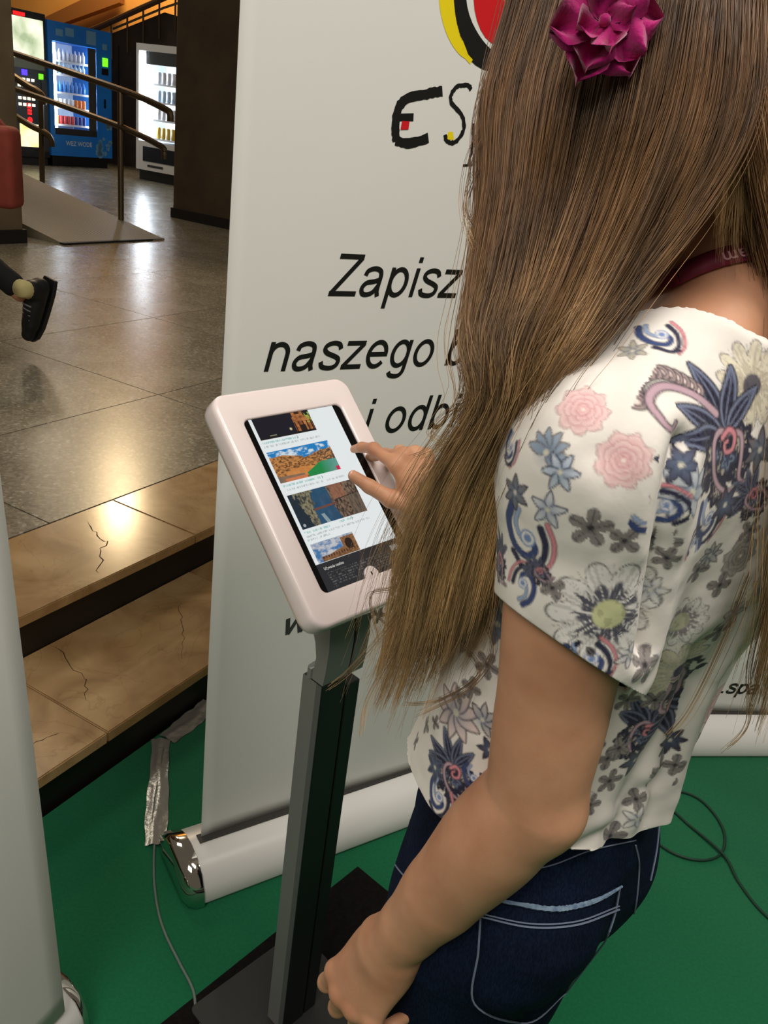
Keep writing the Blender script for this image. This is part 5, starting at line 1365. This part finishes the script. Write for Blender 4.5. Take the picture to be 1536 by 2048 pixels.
# pieces the photograph shows
stamp(1504, 772, 92, 0, 'daisy', 13, C(92, 88, 96), C(150, 140, 120), CREAM, .26, .5)
stamp(1330, 672, 50, 20, 'swirl'); stamp(1265, 702, 34, 0, 'petals', C(190, 184, 164), GREY, 6)
stamp(1447, 872, 150, -4, 'paisley', 0)
stamp(1385, 985, 66, 30, 'petals', C(206, 210, 214), C(130, 144, 166), 7); stamp(1420, 1040, 60, 10, 'swirl'); stamp(1362, 930, 46, -60, 'petals', C(80, 82, 104), DK, 6); stamp(1500, 990, 70, 40, 'paisley', 2)
stamp(1166, 819, 56, 10, 'peony'); stamp(1247, 921, 62, -10, 'peony')
stamp(1092, 905, 52, 0, 'petals', C(150, 166, 186), GREY, 7, True); stamp(1120, 945, 44, 60, 'petals', C(196, 206, 220), NAVY, 6)
stamp(1060, 1085, 70, 0, 'swirl'); stamp(1095, 1020, 44, 80, 'petals', C(214, 216, 222), C(70, 74, 110), 5); stamp(1045, 1160, 44, 150, 'swirl')
stamp(1181, 1056, 45, 20, 'small', 5); stamp(1249, 1082, 34, 60, 'small', 4); stamp(1303, 1074, 36, 10, 'small', 5); stamp(1333, 1116, 30, 0, 'small', 5); stamp(1395, 1140, 34, 0, 'small', 5)
stamp(1481, 1112, 52, 0, 'peony', C(60, 56, 66), C(196, 190, 182), DK); stamp(1440, 1170, 30, 0, 'small', 4)
stamp(1217, 1229, 122, 8, 'daisy', 10, C(204, 206, 158), NAVY, WHT, .27); stamp(1104, 1176, 27, 40, 'small', 4)
stamp(1356, 1244, 66, 10, 'daisy', 12, C(206, 204, 176), C(96, 74, 92), WHT, .36, .8); stamp(1361, 1340, 84, 0, 'daisy', 13, C(66, 64, 96), GREY, CREAM, .22, .4)
stamp(1296, 1452, 92, -30, 'paisley', 1); stamp(1215, 1517, 30, 0, 'small', 4); stamp(1238, 1496, 30, 40, 'small', 5); stamp(1219, 1562, 30, 10, 'small', 5); stamp(1185, 1490, 28, 0, 'small', 4)
stamp(1152, 1602, 40, 180, 'daisy', 9, GREY, GREY, WHT, .15, .3); stamp(1110, 1695, 50, -10, 'vine'); stamp(1220, 1672, 34, 0, 'small', 5); stamp(1272, 1598, 28, 30, 'small', 4); stamp(1275, 1640, 34, 0, 'petals', WHT, GREY, 5)
stamp(1350, 1530, 26, 0, 'small', 4); stamp(1290, 1330, 40, 10, 'small', 5); stamp(1310, 1400, 30, 0, 'small', 5); stamp(1190, 1320, 54, 30, 'swirl')
stamp(903, 1535, 78, 10, 'paisley', 1); stamp(912, 1425, 64, 180, 'petals', C(226, 206, 202), C(170, 150, 150), 9); stamp(942, 1375, 24, 0, 'small', 4); stamp(917, 1390, 18, 30, 'small', 4); stamp(853, 1449, 20, 0, 'small', 4); stamp(832, 1482, 18, 50, 'small', 4); stamp(870, 1445, 16, 0, 'small', 4)
stamp(995, 1248, 50, -60, 'petals', C(112, 128, 150), GREY, 5, True); stamp(932, 1288, 26, 30, 'small', 5); stamp(914, 1208, 18, 0, 'small', 4); stamp(965, 1440, 40, -20, 'petals', C(196, 186, 184), DK, 5, True); stamp(880, 1600, 40, 0, 'swirl'); stamp(1000, 1110, 60, 0, 'paisley', 2); stamp(975, 1180, 36, 0, 'swirl'); stamp(975, 1330, 30, 0, 'small', 5)
stamp(1440, 1260, 36, 0, 'small', 5); stamp(1465, 1230, 44, 0, 'petals', C(210, 200, 196), GREY, 7)
stamp(1030, 985, 40, 30, 'petals', C(120, 118, 124), DK, 6); stamp(1022, 900, 34, 0, 'swirl'); stamp(1075, 1140, 36, 40, 'paisley', 2); stamp(1340, 1010, 50, 70, 'swirl'); stamp(1450, 1010, 44, 0, 'petals', C(70, 68, 90), DK, 7); stamp(1520, 900, 50, 20, 'petals', C(110, 104, 108), DK, 6)
stamp(1385, 1085, 40, 200, 'swirl'); stamp(1500, 1060, 30, 0, 'small', 5); stamp(1420, 1110, 34, 0, 'petals', C(188, 184, 178), DK, 8); stamp(1150, 1290, 40, 120, 'vine'); stamp(1260, 1310, 34, 20, 'petals', WHT, NAVY, 6); stamp(1300, 1180, 40, 0, 'petals', WHT, GREY, 6); stamp(1255, 1400, 30, 0, 'small', 5)
stamp(1340, 1480, 36, 0, 'petals', C(70, 64, 84), DK, 7); stamp(1270, 1520, 40, 60, 'petals', C(80, 76, 92), DK, 6); stamp(1080, 1690, 34, 0, 'swirl'); stamp(1180, 1610, 26, 0, 'small', 5); stamp(1520, 1180, 40, 0, 'daisy', 10, GREY, C(110, 100, 110), CREAM, .25, .6); stamp(980, 1500, 30, 0, 'petals', C(70, 66, 86), DK, 6); stamp(870, 1535, 34, 40, 'petals', C(64, 62, 84), BLUE, 6); stamp(950, 1560, 30, 0, 'swirl')
# the same cloth where the photograph does not show it
vis = (bno*(A(0, 0, CAM_H)-bco)).sum(1)
hidden = np.where(vis < -.02)[0]; r2_ = np.random.default_rng(21); placed = []
for _ in range(500):
    if len(hidden) == 0 or len(placed) > 46: break
    i = hidden[r2_.integers(len(hidden))]; p = bco[i]; R = (.018, .020, .03, .045, .05)[r2_.integers(5)]
    if any(np.linalg.norm(p-q) < R+r for q, r in placed): continue
    placed.append((p, R)); sp_ = Spot(p, bno[i], R, r2_.random()*360)
    if R < .021: sp_.small(5)
    elif R < .035: (sp_.peony if r2_.random() < .5 else sp_.swirl)()
    elif R < .047: sp_.daisy()
    else: sp_.paisley(1)
    sp_.done()
set_print(blouse_me, bcol)
m_blouse = attr_mat('printed_blouse', rough=.75, bump=(160, .10), sheen=.1, spec=.25)
blouse = link('blouse', blouse_me, m_blouse, wom, True)
sol = blouse.modifiers.new('cloth_thickness', 'SOLIDIFY'); sol.thickness = .0012; sol.offset = -1
# ------------------------------------------------------------------ hair
def hair_material():
    m = bpy.data.materials.new('light_brown_hair'); m.use_nodes = True; nt = m.node_tree; bs = nt.nodes['Principled BSDF']; N = nt.nodes.new; L = nt.links.new
    hi = N('ShaderNodeHairInfo'); r1 = N('ShaderNodeValToRGB'); e = r1.color_ramp.elements
    e[0].position = .05; e[0].color = (*rgb(92, 68, 46), 1); e[1].position = .85; e[1].color = (*rgb(174, 150, 114), 1); k = e.new(.45); k.color = (*rgb(118, 92, 66), 1)
    L(hi.outputs['Intercept'], r1.inputs['Fac'])
    r2 = N('ShaderNodeValToRGB'); e = r2.color_ramp.elements; e[0].color = (.55, .52, .48, 1); e[1].color = (1.55, 1.46, 1.34, 1); L(hi.outputs['Random'], r2.inputs['Fac'])
    mx = N('ShaderNodeMix'); mx.data_type = 'RGBA'; mx.blend_type = 'MULTIPLY'; mx.inputs[0].default_value = 1.; L(r1.outputs['Color'], mx.inputs[6]); L(r2.outputs['Color'], mx.inputs[7]); L(mx.outputs[2], bs.inputs['Base Color'])
    tc = N('ShaderNodeTexCoord'); mp = N('ShaderNodeMapping'); mp.inputs['Scale'].default_value = (42, 42, 5); nz_ = N('ShaderNodeTexNoise'); nz_.inputs['Scale'].default_value = 1; nz_.inputs['Detail'].default_value = 3
    L(tc.outputs['Object'], mp.inputs['Vector']); L(mp.outputs[0], nz_.inputs['Vector'])
    r3 = N('ShaderNodeValToRGB'); e = r3.color_ramp.elements; e[0].position = .36; e[0].color = (.42, .38, .34, 1); e[1].position = .64; e[1].color = (1.75, 1.62, 1.44, 1); L(nz_.outputs['Fac'], r3.inputs['Fac'])
    m2 = N('ShaderNodeMix'); m2.data_type = 'RGBA'; m2.blend_type = 'MULTIPLY'; m2.inputs[0].default_value = .8; L(mx.outputs[2], m2.inputs[6]); L(r3.outputs['Color'], m2.inputs[7]); L(m2.outputs[2], bs.inputs['Base Color'])
    bs.inputs['Roughness'].default_value = .38; bs.inputs['Specular IOR Level'].default_value = .45
    return m
m_hair = hair_material()
NP = 26
def guide(P): 
    W_ = catmull([pxd(*p) for p in P], 8); W_ = np.array(W_)
    s_ = np.concatenate([[0], np.cumsum(np.linalg.norm(np.diff(W_, axis=0), axis=1))]); s_ /= s_[-1]
    t = np.linspace(0, 1, 60); return np.stack([np.interp(t, s_, W_[:, k]) for k in range(3)], 1)
strands = []; radii = []
hr_ = np.random.default_rng(5)
AWAY = unit(A(.05, .93, -.35))
def mass(guides, n, thick, nclump, spread, wave, rad, tend=(.82, 1.0), u0=0., u1=1., flare=.5, t0max=.0):
    G = np.array(guides); g = len(G); cl = []
    for c in range(nclump):
        cl.append((u0+(u1-u0)*(c+hr_.random())/nclump, hr_.random(), hr_.random()*6.28, hr_.random()*6.28, tend[0]+(tend[1]-tend[0])*hr_.random(), .6+.8*hr_.random(), hr_.normal()*.07))
    for i in range(n):
        uc, wc, p1, p2, te, fq, dr_ = cl[hr_.integers(nclump)]
        te = min(1., te*(.84+.18*hr_.random())); tb = t0max*hr_.random()
        t = np.linspace(tb, te, NP); 
        du = (hr_.normal()*spread); dw = hr_.normal()*.25
        loose = 1-flare*np.clip(t*1.2-.2, 0, 1)                          # strands gather into locks towards the tips
        u = np.clip(uc+du*loose+dr_*(t-.25)+.012*np.sin(t*9*fq+p1)*t*wave, -.06, 1.06)
        w = np.clip(wc+dw*loose, -.1, 1.1)
        x = np.clip(u, 0, 1)*(g-1); k = np.minimum(x.astype(int), g-2); fx = (x-k)[:, None]
        ti = t*59; j = np.minimum(ti.astype(int), 58); ft = (ti-j)[:, None]
        a = G[k, j]*(1-ft)+G[k, j+1]*ft; b = G[k+1, j]*(1-ft)+G[k+1, j+1]*ft
        P = a*(1-fx)+b*fx
        side = unit(G[-1, 20]-G[0, 20])
        P = P+AWAY*((w-.25)*thick*np.sin(np.clip(t*1.3+.10, 0, 1)*math.pi*.5))[:, None]
        P = P+side*(np.where(u < 0, u, np.where(u > 1, u-1, 0))*.10)[:, None]
        P = P+(side*math.sin(p2)+AWAY*math.cos(p2))*(.004*wave*np.sin(t*11*fq+p1)*t)[:, None]+hr_.normal(size=3)*.0012
        fl = hr_.random()
        if fl < .10: P = P+(hr_.normal(size=3)*.022)*(t**1.6)[:, None]
        elif fl < .2: P = P+(side*hr_.normal()+AWAY*hr_.normal()*.5)*(.007*np.sin(t*7+p2))[:, None]
        strands.append(P); radii.append(rad*(.7+.6*hr_.random())*np.interp(t/te, [0, .6, 1], [1, .9, .35]))
gA = guide([(1090, -220, .60), (1020, 40, .615), (975, 210, .615), (968, 390, .605), (945, 560, .595), (932, 690, .585), (958, 800, .58), (872, 960, .63), (815, 1100, .68), (795, 1230, .72), (735, 1400, .78)])
gB = guide([(1200, -260, .555), (1140, 20, .535), (1090, 215, .535), (1060, 400, .55), (1020, 580, .555), (985, 700, .555), (985, 815, .565), (905, 970, .615), (850, 1110, .665), (820, 1245, .705), (765, 1425, .76)])
gC = guide([(1330, -270, .525), (1285, 0, .495), (1240, 220, .502), (1185, 410, .52), (1115, 590, .532), (1055, 715, .54), (1020, 825, .555), (945, 975, .60), (895, 1115, .65), (860, 1255, .69), (805, 1430, .745)])
gD = guide([(1420, -240, .515), (1385, 20, .485), (1345, 240, .495), (1275, 420, .51), (1195, 580, .525), (1125, 700, .53), (1052, 812, .548), (990, 955, .59), (945, 1105, .635), (910, 1255, .675), (855, 1400, .725)])
gE = guide([(1490, -200, .52), (1500, 50, .50), (1480, 260, .505), (1392, 430, .52), (1272, 580, .53), (1180, 690, .53), (1085, 800, .545), (1035, 935, .58), (995, 1095, .62), (962, 1255, .66), (910, 1370, .70)])
mass([gA, gB, gC, gD, gE], 10500, .075, 54, .040, 1.6, .00022, (.80, 1.0), flare=.6)
mass([gA, gB, gC, gD, gE], 2600, .11, 120, .018, 3.4, .00017, (.84, 1.0), flare=.7)
# the hair that hangs down the back on the far side
hA = guide([(1440, -220, .52), (1465, 40, .50), (1484, 250, .51), (1518, 420, .535), (1560, 570, .55), (1578, 730, .54), (1580, 900, .535), (1585, 1080, .55), (1575, 1230, .58), (1550, 1370, .61), (1520, 1480, .635)])
hB = guide([(1470, -230, .53), (1500, 40, .53), (1545, 250, .545), (1580, 430, .56), (1620, 600, .57), (1650, 760, .56), (1660, 920, .555), (1650, 1090, .57), (1615, 1240, .60), (1575, 1380, .63), (1540, 1480, .65)])
hC = guide([(1460, -230, .57), (1518, 40, .60), (1590, 250, .61), (1650, 430, .61), (1700, 600, .60), (1730, 760, .59), (1740, 920, .585), (1720, 1090, .60), (1680, 1240, .63), (1640, 1380, .65), (1600, 1480, .67)])
mass([hA, hB, hC], 4200, .05, 22, .05, 1.0, .00022, (.8, 1.0))
# the fine hair between the two falls, lying over the nape
nA = guide([(1440, -100, .51), (1458, 120, .505), (1450, 260, .515), (1425, 380, .525), (1400, 460, .54), (1390, 530, .55)])
nB = guide([(1470, -100, .51), (1500, 120, .52), (1505, 280, .53), (1500, 400, .545), (1515, 500, .555), (1540, 580, .56)])
mass([nA, nB], 2000, .02, 16, .10, .8, .00020, (.58, .82))
mass([nA, nB], 260, .01, 14, .05, .8, .00014, (.7, 1.0))
# hair lying over the crown, combed from the top of the head
for i in range(4200):
    th = hr_.random()*2*math.pi; lim = (1.75 if math.cos(th) < .25 else 1.75-1.0*(math.cos(th)-.25)/.75)*(.8+.25*hr_.random()); ph = np.linspace(.02+.5*hr_.random()**2, lim, NP); th2 = th+.25*np.sin(ph*1.3+hr_.random())*(-1 if math.sin(th) > 0 else 1)*(math.cos(th) > 0)
    lift = .006+.010*hr_.random()
    P = HC+HU*.018+HF[None, :]*((.103+lift)*np.sin(ph)*np.cos(th2))[:, None]+HL[None, :]*((.083+lift)*np.sin(ph)*np.sin(th2))[:, None]+HU[None, :]*((.107+lift)*np.cos(ph))[:, None]
    strands.append(P); radii.append(np.full(NP, .00022))
# single flyaway strands
for P_ in ([(1290, 500, .5), (1180, 700, .5), (960, 840, .56), (860, 900, .60), (815, 918, .62)], [(1000, 760, .57), (900, 820, .58), (860, 870, .6), (930, 890, .6)], [(880, 1120, .64), (780, 1250, .70), (700, 1340, .74), (650, 1380, .76)], [(900, 1150, .64), (800, 1290, .70), (735, 1400, .74), (722, 1480, .75)], [(870, 1100, .65), (790, 1170, .7), (740, 1190, .73), (760, 1290, .73)],
           [(960, 330, .6), (935, 420, .6), (985, 500, .59), (940, 560, .59)], [(975, 250, .6), (940, 330, .6), (930, 430, .6), (960, 520, .59)], [(1500, 1150, .57), (1440, 1300, .60), (1380, 1420, .63), (1330, 1480, .65)], [(1540, 1180, .57), (1500, 1330, .60), (1495, 1450, .63), (1440, 1510, .65)], [(880, 1250, .68), (960, 1340, .67), (880, 1400, .70), (800, 1410, .72)], [(950, 1200, .65), (985, 1290, .65), (940, 1370, .67), (830, 1430, .70)]):
    gg = guide(P_)
    for q in range(9):
        o_ = hr_.normal(size=3)*.0022; t = np.linspace(0, .9+.1*hr_.random(), NP); P = np.stack([np.interp(t, np.linspace(0, 1, 60), gg[:, k]) for k in range(3)], 1)+o_*(1-.3*t)[:, None]; strands.append(P); radii.append(np.full(NP, .00015))
hc = bpy.data.hair_curves.new('hair'); hc.add_curves([NP]*len(strands))
hc.attributes['position'].data.foreach_set('vector', np.concatenate(strands).astype(np.float32).ravel())
ra = hc.attributes.get('radius') or hc.attributes.new('radius', 'FLOAT', 'POINT'); ra.data.foreach_set('value', np.concatenate(radii).astype(np.float32))
hc.materials.append(m_hair)
hair = bpy.data.objects.new('hair', hc); COL.objects.link(hair); hair.parent = wom; hair.matrix_parent_inverse = Matrix.Translation(-_origin(wom))
# close hair over the skull
m_cap = mat('hair_close', rgb(74, 54, 36), .6, col2=rgb(98, 74, 50), scale=60, bump=(240, .5))
V = []; Fc = []; na, nb = 40, 22
for j in range(nb+1):
    for i in range(na):
        th = 2*math.pi*i/na; ph = math.pi*.80*j/nb; c_, s2 = math.cos(ph), math.sin(ph)
        fwd = math.cos(th); lim = 1.0
        if fwd > .2: ph2 = min(ph, .95-.25*fwd+.5*(1-fwd)); c_, s2 = math.cos(ph2), math.sin(ph2)
        V.append(HC+HU*.018+HF*(.103*s2*math.cos(th))+HL*(.083*s2*math.sin(th))+HU*(.107*c_))
for j in range(nb):
    for i in range(na): Fc.append((j*na+i, j*na+(i+1) % na, (j+1)*na+(i+1) % na, (j+1)*na+i))
link('hair_crown', mesh('hair_crown', V, Fc), m_cap, wom, True)

# ------------------------------------------------------------------ fuchsia flower clipped into the hair
m_petal = mat('fuchsia_felt', rgb(182, 10, 112), .85, col2=rgb(158, 6, 96), scale=30, bump=(500, .3), sheen=.5, spec=.2)
fc_ = pxd(1208, 45, .468); fn = unit(A(-.10, -.95, .20)); fu = unit(Ud-fn*fn[2]); fs = np.cross(fu, fn)
fl_ = empty('hair_flower', fc_, 'fuchsia fabric flower clipped into the hair at the back of the head', 'hair flower')
def petal_mesh(a, L_, w, lift, curl, r0, seed):
    r = np.random.default_rng(seed); V = []; Fc = []; nu, nv = 9, 8; ph = r.random()*6
    d = fs*math.cos(a)+fu*math.sin(a); sd = -fs*math.sin(a)+fu*math.cos(a)
    for lay in (0, 1):
        for i in range(nu+1):
            for j in range(nv+1):
                u = i/nu; v = (j/nv-.5)*2
                ww = w*(.30+.70*math.sin(min(1, u*1.12)*math.pi*.62))*(1 if u < .6 else max(.04, 1-((u-.6)/.4)**1.6*(.96)))
                h = lift*u+curl*u*u+.0048*math.sin(v*3.2+ph)*u+.0030*math.cos(u*6+v*4+ph)+.0035*v*v*u
                V.append(fc_+d*(r0+L_*u)+sd*v*ww+fn*(h-.0011*lay))
    K = (nu+1)*(nv+1)
    for i in range(nu):
        for j in range(nv): q = i*(nv+1)+j; Fc += [(q, q+1, q+nv+2, q+nv+1), (K+q+nv+1, K+q+nv+2, K+q+1, K+q)]
    return mesh('petal', V, Fc)
k = 0
for n, L_, w, lift, curl, r0, off in ((6, .030, .0135, .002, -.008, .003, .18), (5, .026, .0130, .007, -.005, .002, .75), (4, .016, .0100, .011, -.002, .001, .3)):
    for i in range(n):
        k += 1; link('petal', petal_mesh(off+2*math.pi*i/n+.15*random.random(), L_*(.9+.2*random.random()), w, lift, curl, r0, k), m_petal, fl_, True)
MB().lathe([(0, .0075), (.0025, .007), (.0035, .004), (.003, .0)], (0, 0, 0), 10, lambda p: fc_+fs*p[0]+fu*p[1]+fn*p[2]).build('flower_heart', m_petal, fl_, True)

# ------------------------------------------------------------------ lanyard round the neck
m_lan = mat('wine_red_ribbon', rgb(140, 40, 66), .6, col2=rgb(124, 34, 58), scale=90)
m_lt = mat('ribbon_print', rgb(228, 170, 178), .6)
bm_body = body.data; bP = np.zeros(len(bm_body.vertices)*3, np.float32); bm_body.vertices.foreach_get('co', bP); bP = bP.reshape(-1, 3)
bQ = np.zeros(len(bm_body.loops), np.int32); bm_body.loops.foreach_get('vertex_index', bQ); bQ = bQ.reshape(-1, 4)
bv_b = bvh_of(bP, bQ)
lan = empty('lanyard', Bp(.05, 0, 0), 'wine red lanyard ribbon with pale letters round the neck of the woman', 'lanyard')
lp = [(1352, 560), (1395, 536), (1440, 519), (1490, 508), (1530, 506)]
cen = []; 
for p in catmull([A(*q, 0) for q in lp], 6):
    h, nr = hit(bv_b, p[0], p[1])
    if h is not None: cen.append((h+nr*.0025, nr))
if len(cen) > 3:
    H0 = np.mean([c[0][2] for c in cen])
    # carry on round the neck and down the chest
    first, last = cen[0][0], cen[-1][0]
    ax = Bp(.055, 0, 0); 
    def around(th, z):
        d = Ld*math.cos(th)+Fd*math.sin(th); o = A(ax[0], ax[1], z)+d*.25; r = bv_b.ray_cast(Vector(o), Vector(-d)); return (np.array(r[0])+np.array(r[1])*.003, np.array(r[1])) if r[0] is not None else None
    a0 = math.atan2((first-ax)@Fd, (first-ax)@Ld); a1 = math.atan2((last-ax)@Fd, (last-ax)@Ld)
    pre = [around(a0+(math.pi/2-.35-a0)*t, first[2]-.15*t*t) for t in np.linspace(1, .1, 8)]
    post = [around(a1-(a1+math.pi*1.5-.35)*t if False else a1-(2*math.pi-(math.pi/2+.35)+a1)*t, last[2]-.15*t*t) for t in np.linspace(.1, 1, 12)]
    full = [c for c in pre if c]+cen+[c for c in post if c]
    def ribbon(full, hw, lift, name, m, parent):
        V = []; n = len(full); Fc = []
        for i, (p, nr) in enumerate(full):
            t = unit(full[min(i+1, n-1)][0]-full[max(i-1, 0)][0]); w = unit(np.cross(t, nr)); w = w if w[2] > 0 else -w
            for lay in (0, 1):
                for sgn in (-1, 1): V.append(p+w*sgn*hw+nr*(lift-.0008*lay))
        for i in range(n-1):
            a = 4*i; Fc += [(a, a+1, a+5, a+4), (a+2, a+6, a+7, a+3), (a, a+4, a+6, a+2), (a+1, a+3, a+7, a+5)]
        return link(name, mesh(name, V, Fc), m, parent, True)
    rb = ribbon(full, .0072, .0006, 'ribbon', m_lan, lan)
    # upside-down letters along the visible stretch
    cc = [c[0] for c in cen]; ll = np.concatenate([[0], np.cumsum([np.linalg.norm(cc[i+1]-cc[i]) for i in range(len(cc)-1)])])
    def on_rib(p):
        s_ = np.clip(.0555-p[0], 0, ll[-1]-1e-4); i = int(np.searchsorted(ll, s_, 'right')-1); t = (s_-ll[i])/(ll[i+1]-ll[i]); P = cc[i]*(1-t)+cc[i+1]*t; nr = cen[i][1]
        tt = unit(cc[i+1]-cc[i]); w = unit(np.cross(tt, nr)); w = w if w[2] > 0 else -w
        return P-w*(p[1]-.0026)+nr*.0012
    write('ram', .0125, on_rib, m_lt, rb, xs=1.05, shear=0., half=.055)

# ------------------------------------------------------------------ passer-by at the left edge
wk = empty('person', (-2.35, 3.95, F_H), 'passer-by in black trousers and black lace-up shoes striding out of view at the left edge', 'person')
m_trs = mat('black_trousers', rgb(14, 14, 17), .9, bump=(160, .4)); m_sock = mat('pale_sock', rgb(196, 184, 128), .9, bump=(300, .4)); m_blk = mat('black_shoe', rgb(14, 14, 16), .5); m_lace = mat('grey_lace', rgb(110, 110, 112), .7)
m_jac = mat('dark_jacket', rgb(30, 30, 36), .85, bump=(90, .4)); m_hd = mat('dark_hair', rgb(30, 22, 16), .6)
Y0 = 3.95
hipc = A(-2.36, Y0, 1.17); ank = A(-1.845, Y0, .565); knee = A(-2.19, Y0+.01, .80)
ank2 = A(-2.72, Y0+.16, .35); knee2 = A(-2.56, Y0+.15, .78)
g = Field((-2.95, 3.55, .27), (-1.6, 4.4, 2.1), .008)
g.chain([hipc+A(.02, -.04, -.06), knee, ank+A(-.02, 0, .01)], [.075, .052, .034], .02); g.chain([hipc+A(-.02, .1, -.06), knee2, ank2], [.075, .052, .036], .02)
g.chain([hipc, hipc+A(-.01, .03, .28), hipc+A(-.03, .03, .50)], [.13, .12, .10], .03); g.chain([hipc+A(-.04, .03, .50), hipc+A(-.06, .03, .58)], [.055, .052], .03)
g.ell(hipc+A(-.09, .03, .71), (A(1, 0, 0), A(0, 1, 0), Ud), (.095, .075, .115), .03); g.cone(hipc+A(-.18, .03, .70), hipc+A(-.195, .03, .67), .01, .014, .01)
for s_ in (1, -1): g.chain([hipc+A(-.02, .03+.17*s_, .46), hipc+A(.04+.08*s_, .03+.2*s_, .20), hipc+A(-.05+.14*s_, .03+.19*s_, -.02)], [.05, .042, .03], .03); g.ell(hipc+A(-.07+.15*s_, .03+.19*s_, -.08), (A(1, 0, 0), A(0, 1, 0), Ud), (.03, .02, .05), .02)
P, Q = g.surface(1); link('body', fast_mesh('body', P, Q), m_skin, wk, True)
g = Field((-2.95, 3.55, .27), (-1.6, 4.4, 1.4), .007)
g.chain([hipc+A(.02, -.04, -.05), knee, ank+A(-.055, 0, .055)], [.105, .072, .056], .03); g.chain([hipc+A(-.02, .1, -.05), knee2, ank2+A(0, 0, .06)], [.105, .074, .056], .03); g.ell(hipc+A(0, .03, .02), (A(1, 0, 0), A(0, 1, 0), Ud), (.125, .17, .15), .03)
P, Q = g.surface(1); P = P+hash_noise(P, 18, 2)[:, None]*A(.01, .006, .0); link('trousers', fast_mesh('trousers', P, Q), m_trs, wk, True)
g = Field((-2.95, 3.55, 1.0), (-1.6, 4.4, 1.85), .008)
g.chain([hipc+A(0, .03, .06), hipc+A(-.01, .03, .30), hipc+A(-.03, .03, .46)], [.165, .155, .125], .03)
for s_ in (1, -1): g.chain([hipc+A(-.02, .03+.15*s_, .46), hipc+A(.04+.08*s_, .03+.2*s_, .20), hipc+A(-.04+.13*s_, .03+.19*s_, .0)], [.07, .058, .045], .03)
P, Q = g.surface(1); link('jacket', fast_mesh('jacket', P, Q), m_jac, wk, True)
g = Field((-2.7, 3.8, 1.7), (-2.3, 4.2, 2.1), .006); g.ell(hipc+A(-.075, .03, .735), (A(1, 0, 0), A(0, 1, 0), Ud), (.100, .086, .105), .02); g.ell(hipc+A(-.17, .03, .68), (A(1, 0, 0), A(0, 1, 0), Ud), (.07, .07, .08), .01, 'cut')
P, Q = g.surface(1); link('hair', fast_mesh('hair', P, Q), m_hd, wk, True)
def walker_shoe(an, tdir, udir, k_=1.):
    """Low lace-up shoe; tdir runs heel to toe, udir out of the laces."""
    tdir = unit(tdir); udir = unit(udir-tdir*(udir@tdir)); w = np.cross(tdir, udir)
    M = lambda p: an+(tdir*p[0]+w*p[1]+udir*p[2])*k_
    g = Field(an-A(.26, .2, .35), an+A(.26, .2, .25), .005)
    g.chain([M((-.045, 0, -.045)), M((.03, 0, -.045)), M((.11, 0, -.06)), M((.165, 0, -.066))], [.040*k_, .043*k_, .038*k_, .028*k_], .01); g.chain([M((-.03, 0, -.03)), M((-.03, 0, .0))], [.040*k_, .041*k_], .02)
    P, Q = g.surface(1); sh = link('shoe', fast_mesh('shoe', P, Q), m_blk, wk, True)
    ol = [(-.09, .030), (-.04, .040), (.05, .044), (.12, .044), (.17, .034), (.195, .012)]
    poly = ol+[(x, -y) for x, y in ol[::-1]]
    MB().prism(poly, -.104, -.084, M).build('sole', m_blk, sh, bevel=.004)
    for k in range(5): MB().tube([M((.035+.02*k, -.022+.001*k, -.005-.0065*k)), M((.035+.02*k, 0, .001-.0085*k)), M((.035+.02*k, .022-.001*k, -.005-.0065*k))], .0045, 6).build('lace', m_lace, sh)
    MB().tube([M((-.022, 0, -.02)), M((-.03, 0, .03)), M((-.034, 0, .065))], [.040, .041, .042], 14).build('sock', m_sock, wk, True)
walker_shoe(A(-1.815, Y0-.02, .575), A(-.30, -.10, -.95), A(-.30, -.93, .12), 1.16)
walker_shoe(ank2+A(0, 0, .02), A(-1, 0, 0), Ud)
# the red bag on the passer-by
m_bag = mat('red_bag_cloth', rgb(150, 62, 48), .8, col2=rgb(126, 52, 34), scale=7)
bgx = empty('shoulder_bag', (-2.08, 4.18, .94), 'faded red shoulder bag carried by the passer-by at the left edge', 'bag')
b = MB().box((-2.26, 4.10, .935), (-1.945, 4.24, 1.30)); b.build('bag_body', m_bag, bgx, True, bevel=.035, seg=4)
MB().tube(catmull([(-2.24, 4.17, 1.27), (-2.36, 4.15, 1.45), (-2.38, 4.05, 1.70), (-2.30, 4.12, 1.66), (-2.16, 4.19, 1.45), (-1.98, 4.17, 1.27)], 6), .012, 8).build('strap', m_bag, bgx)
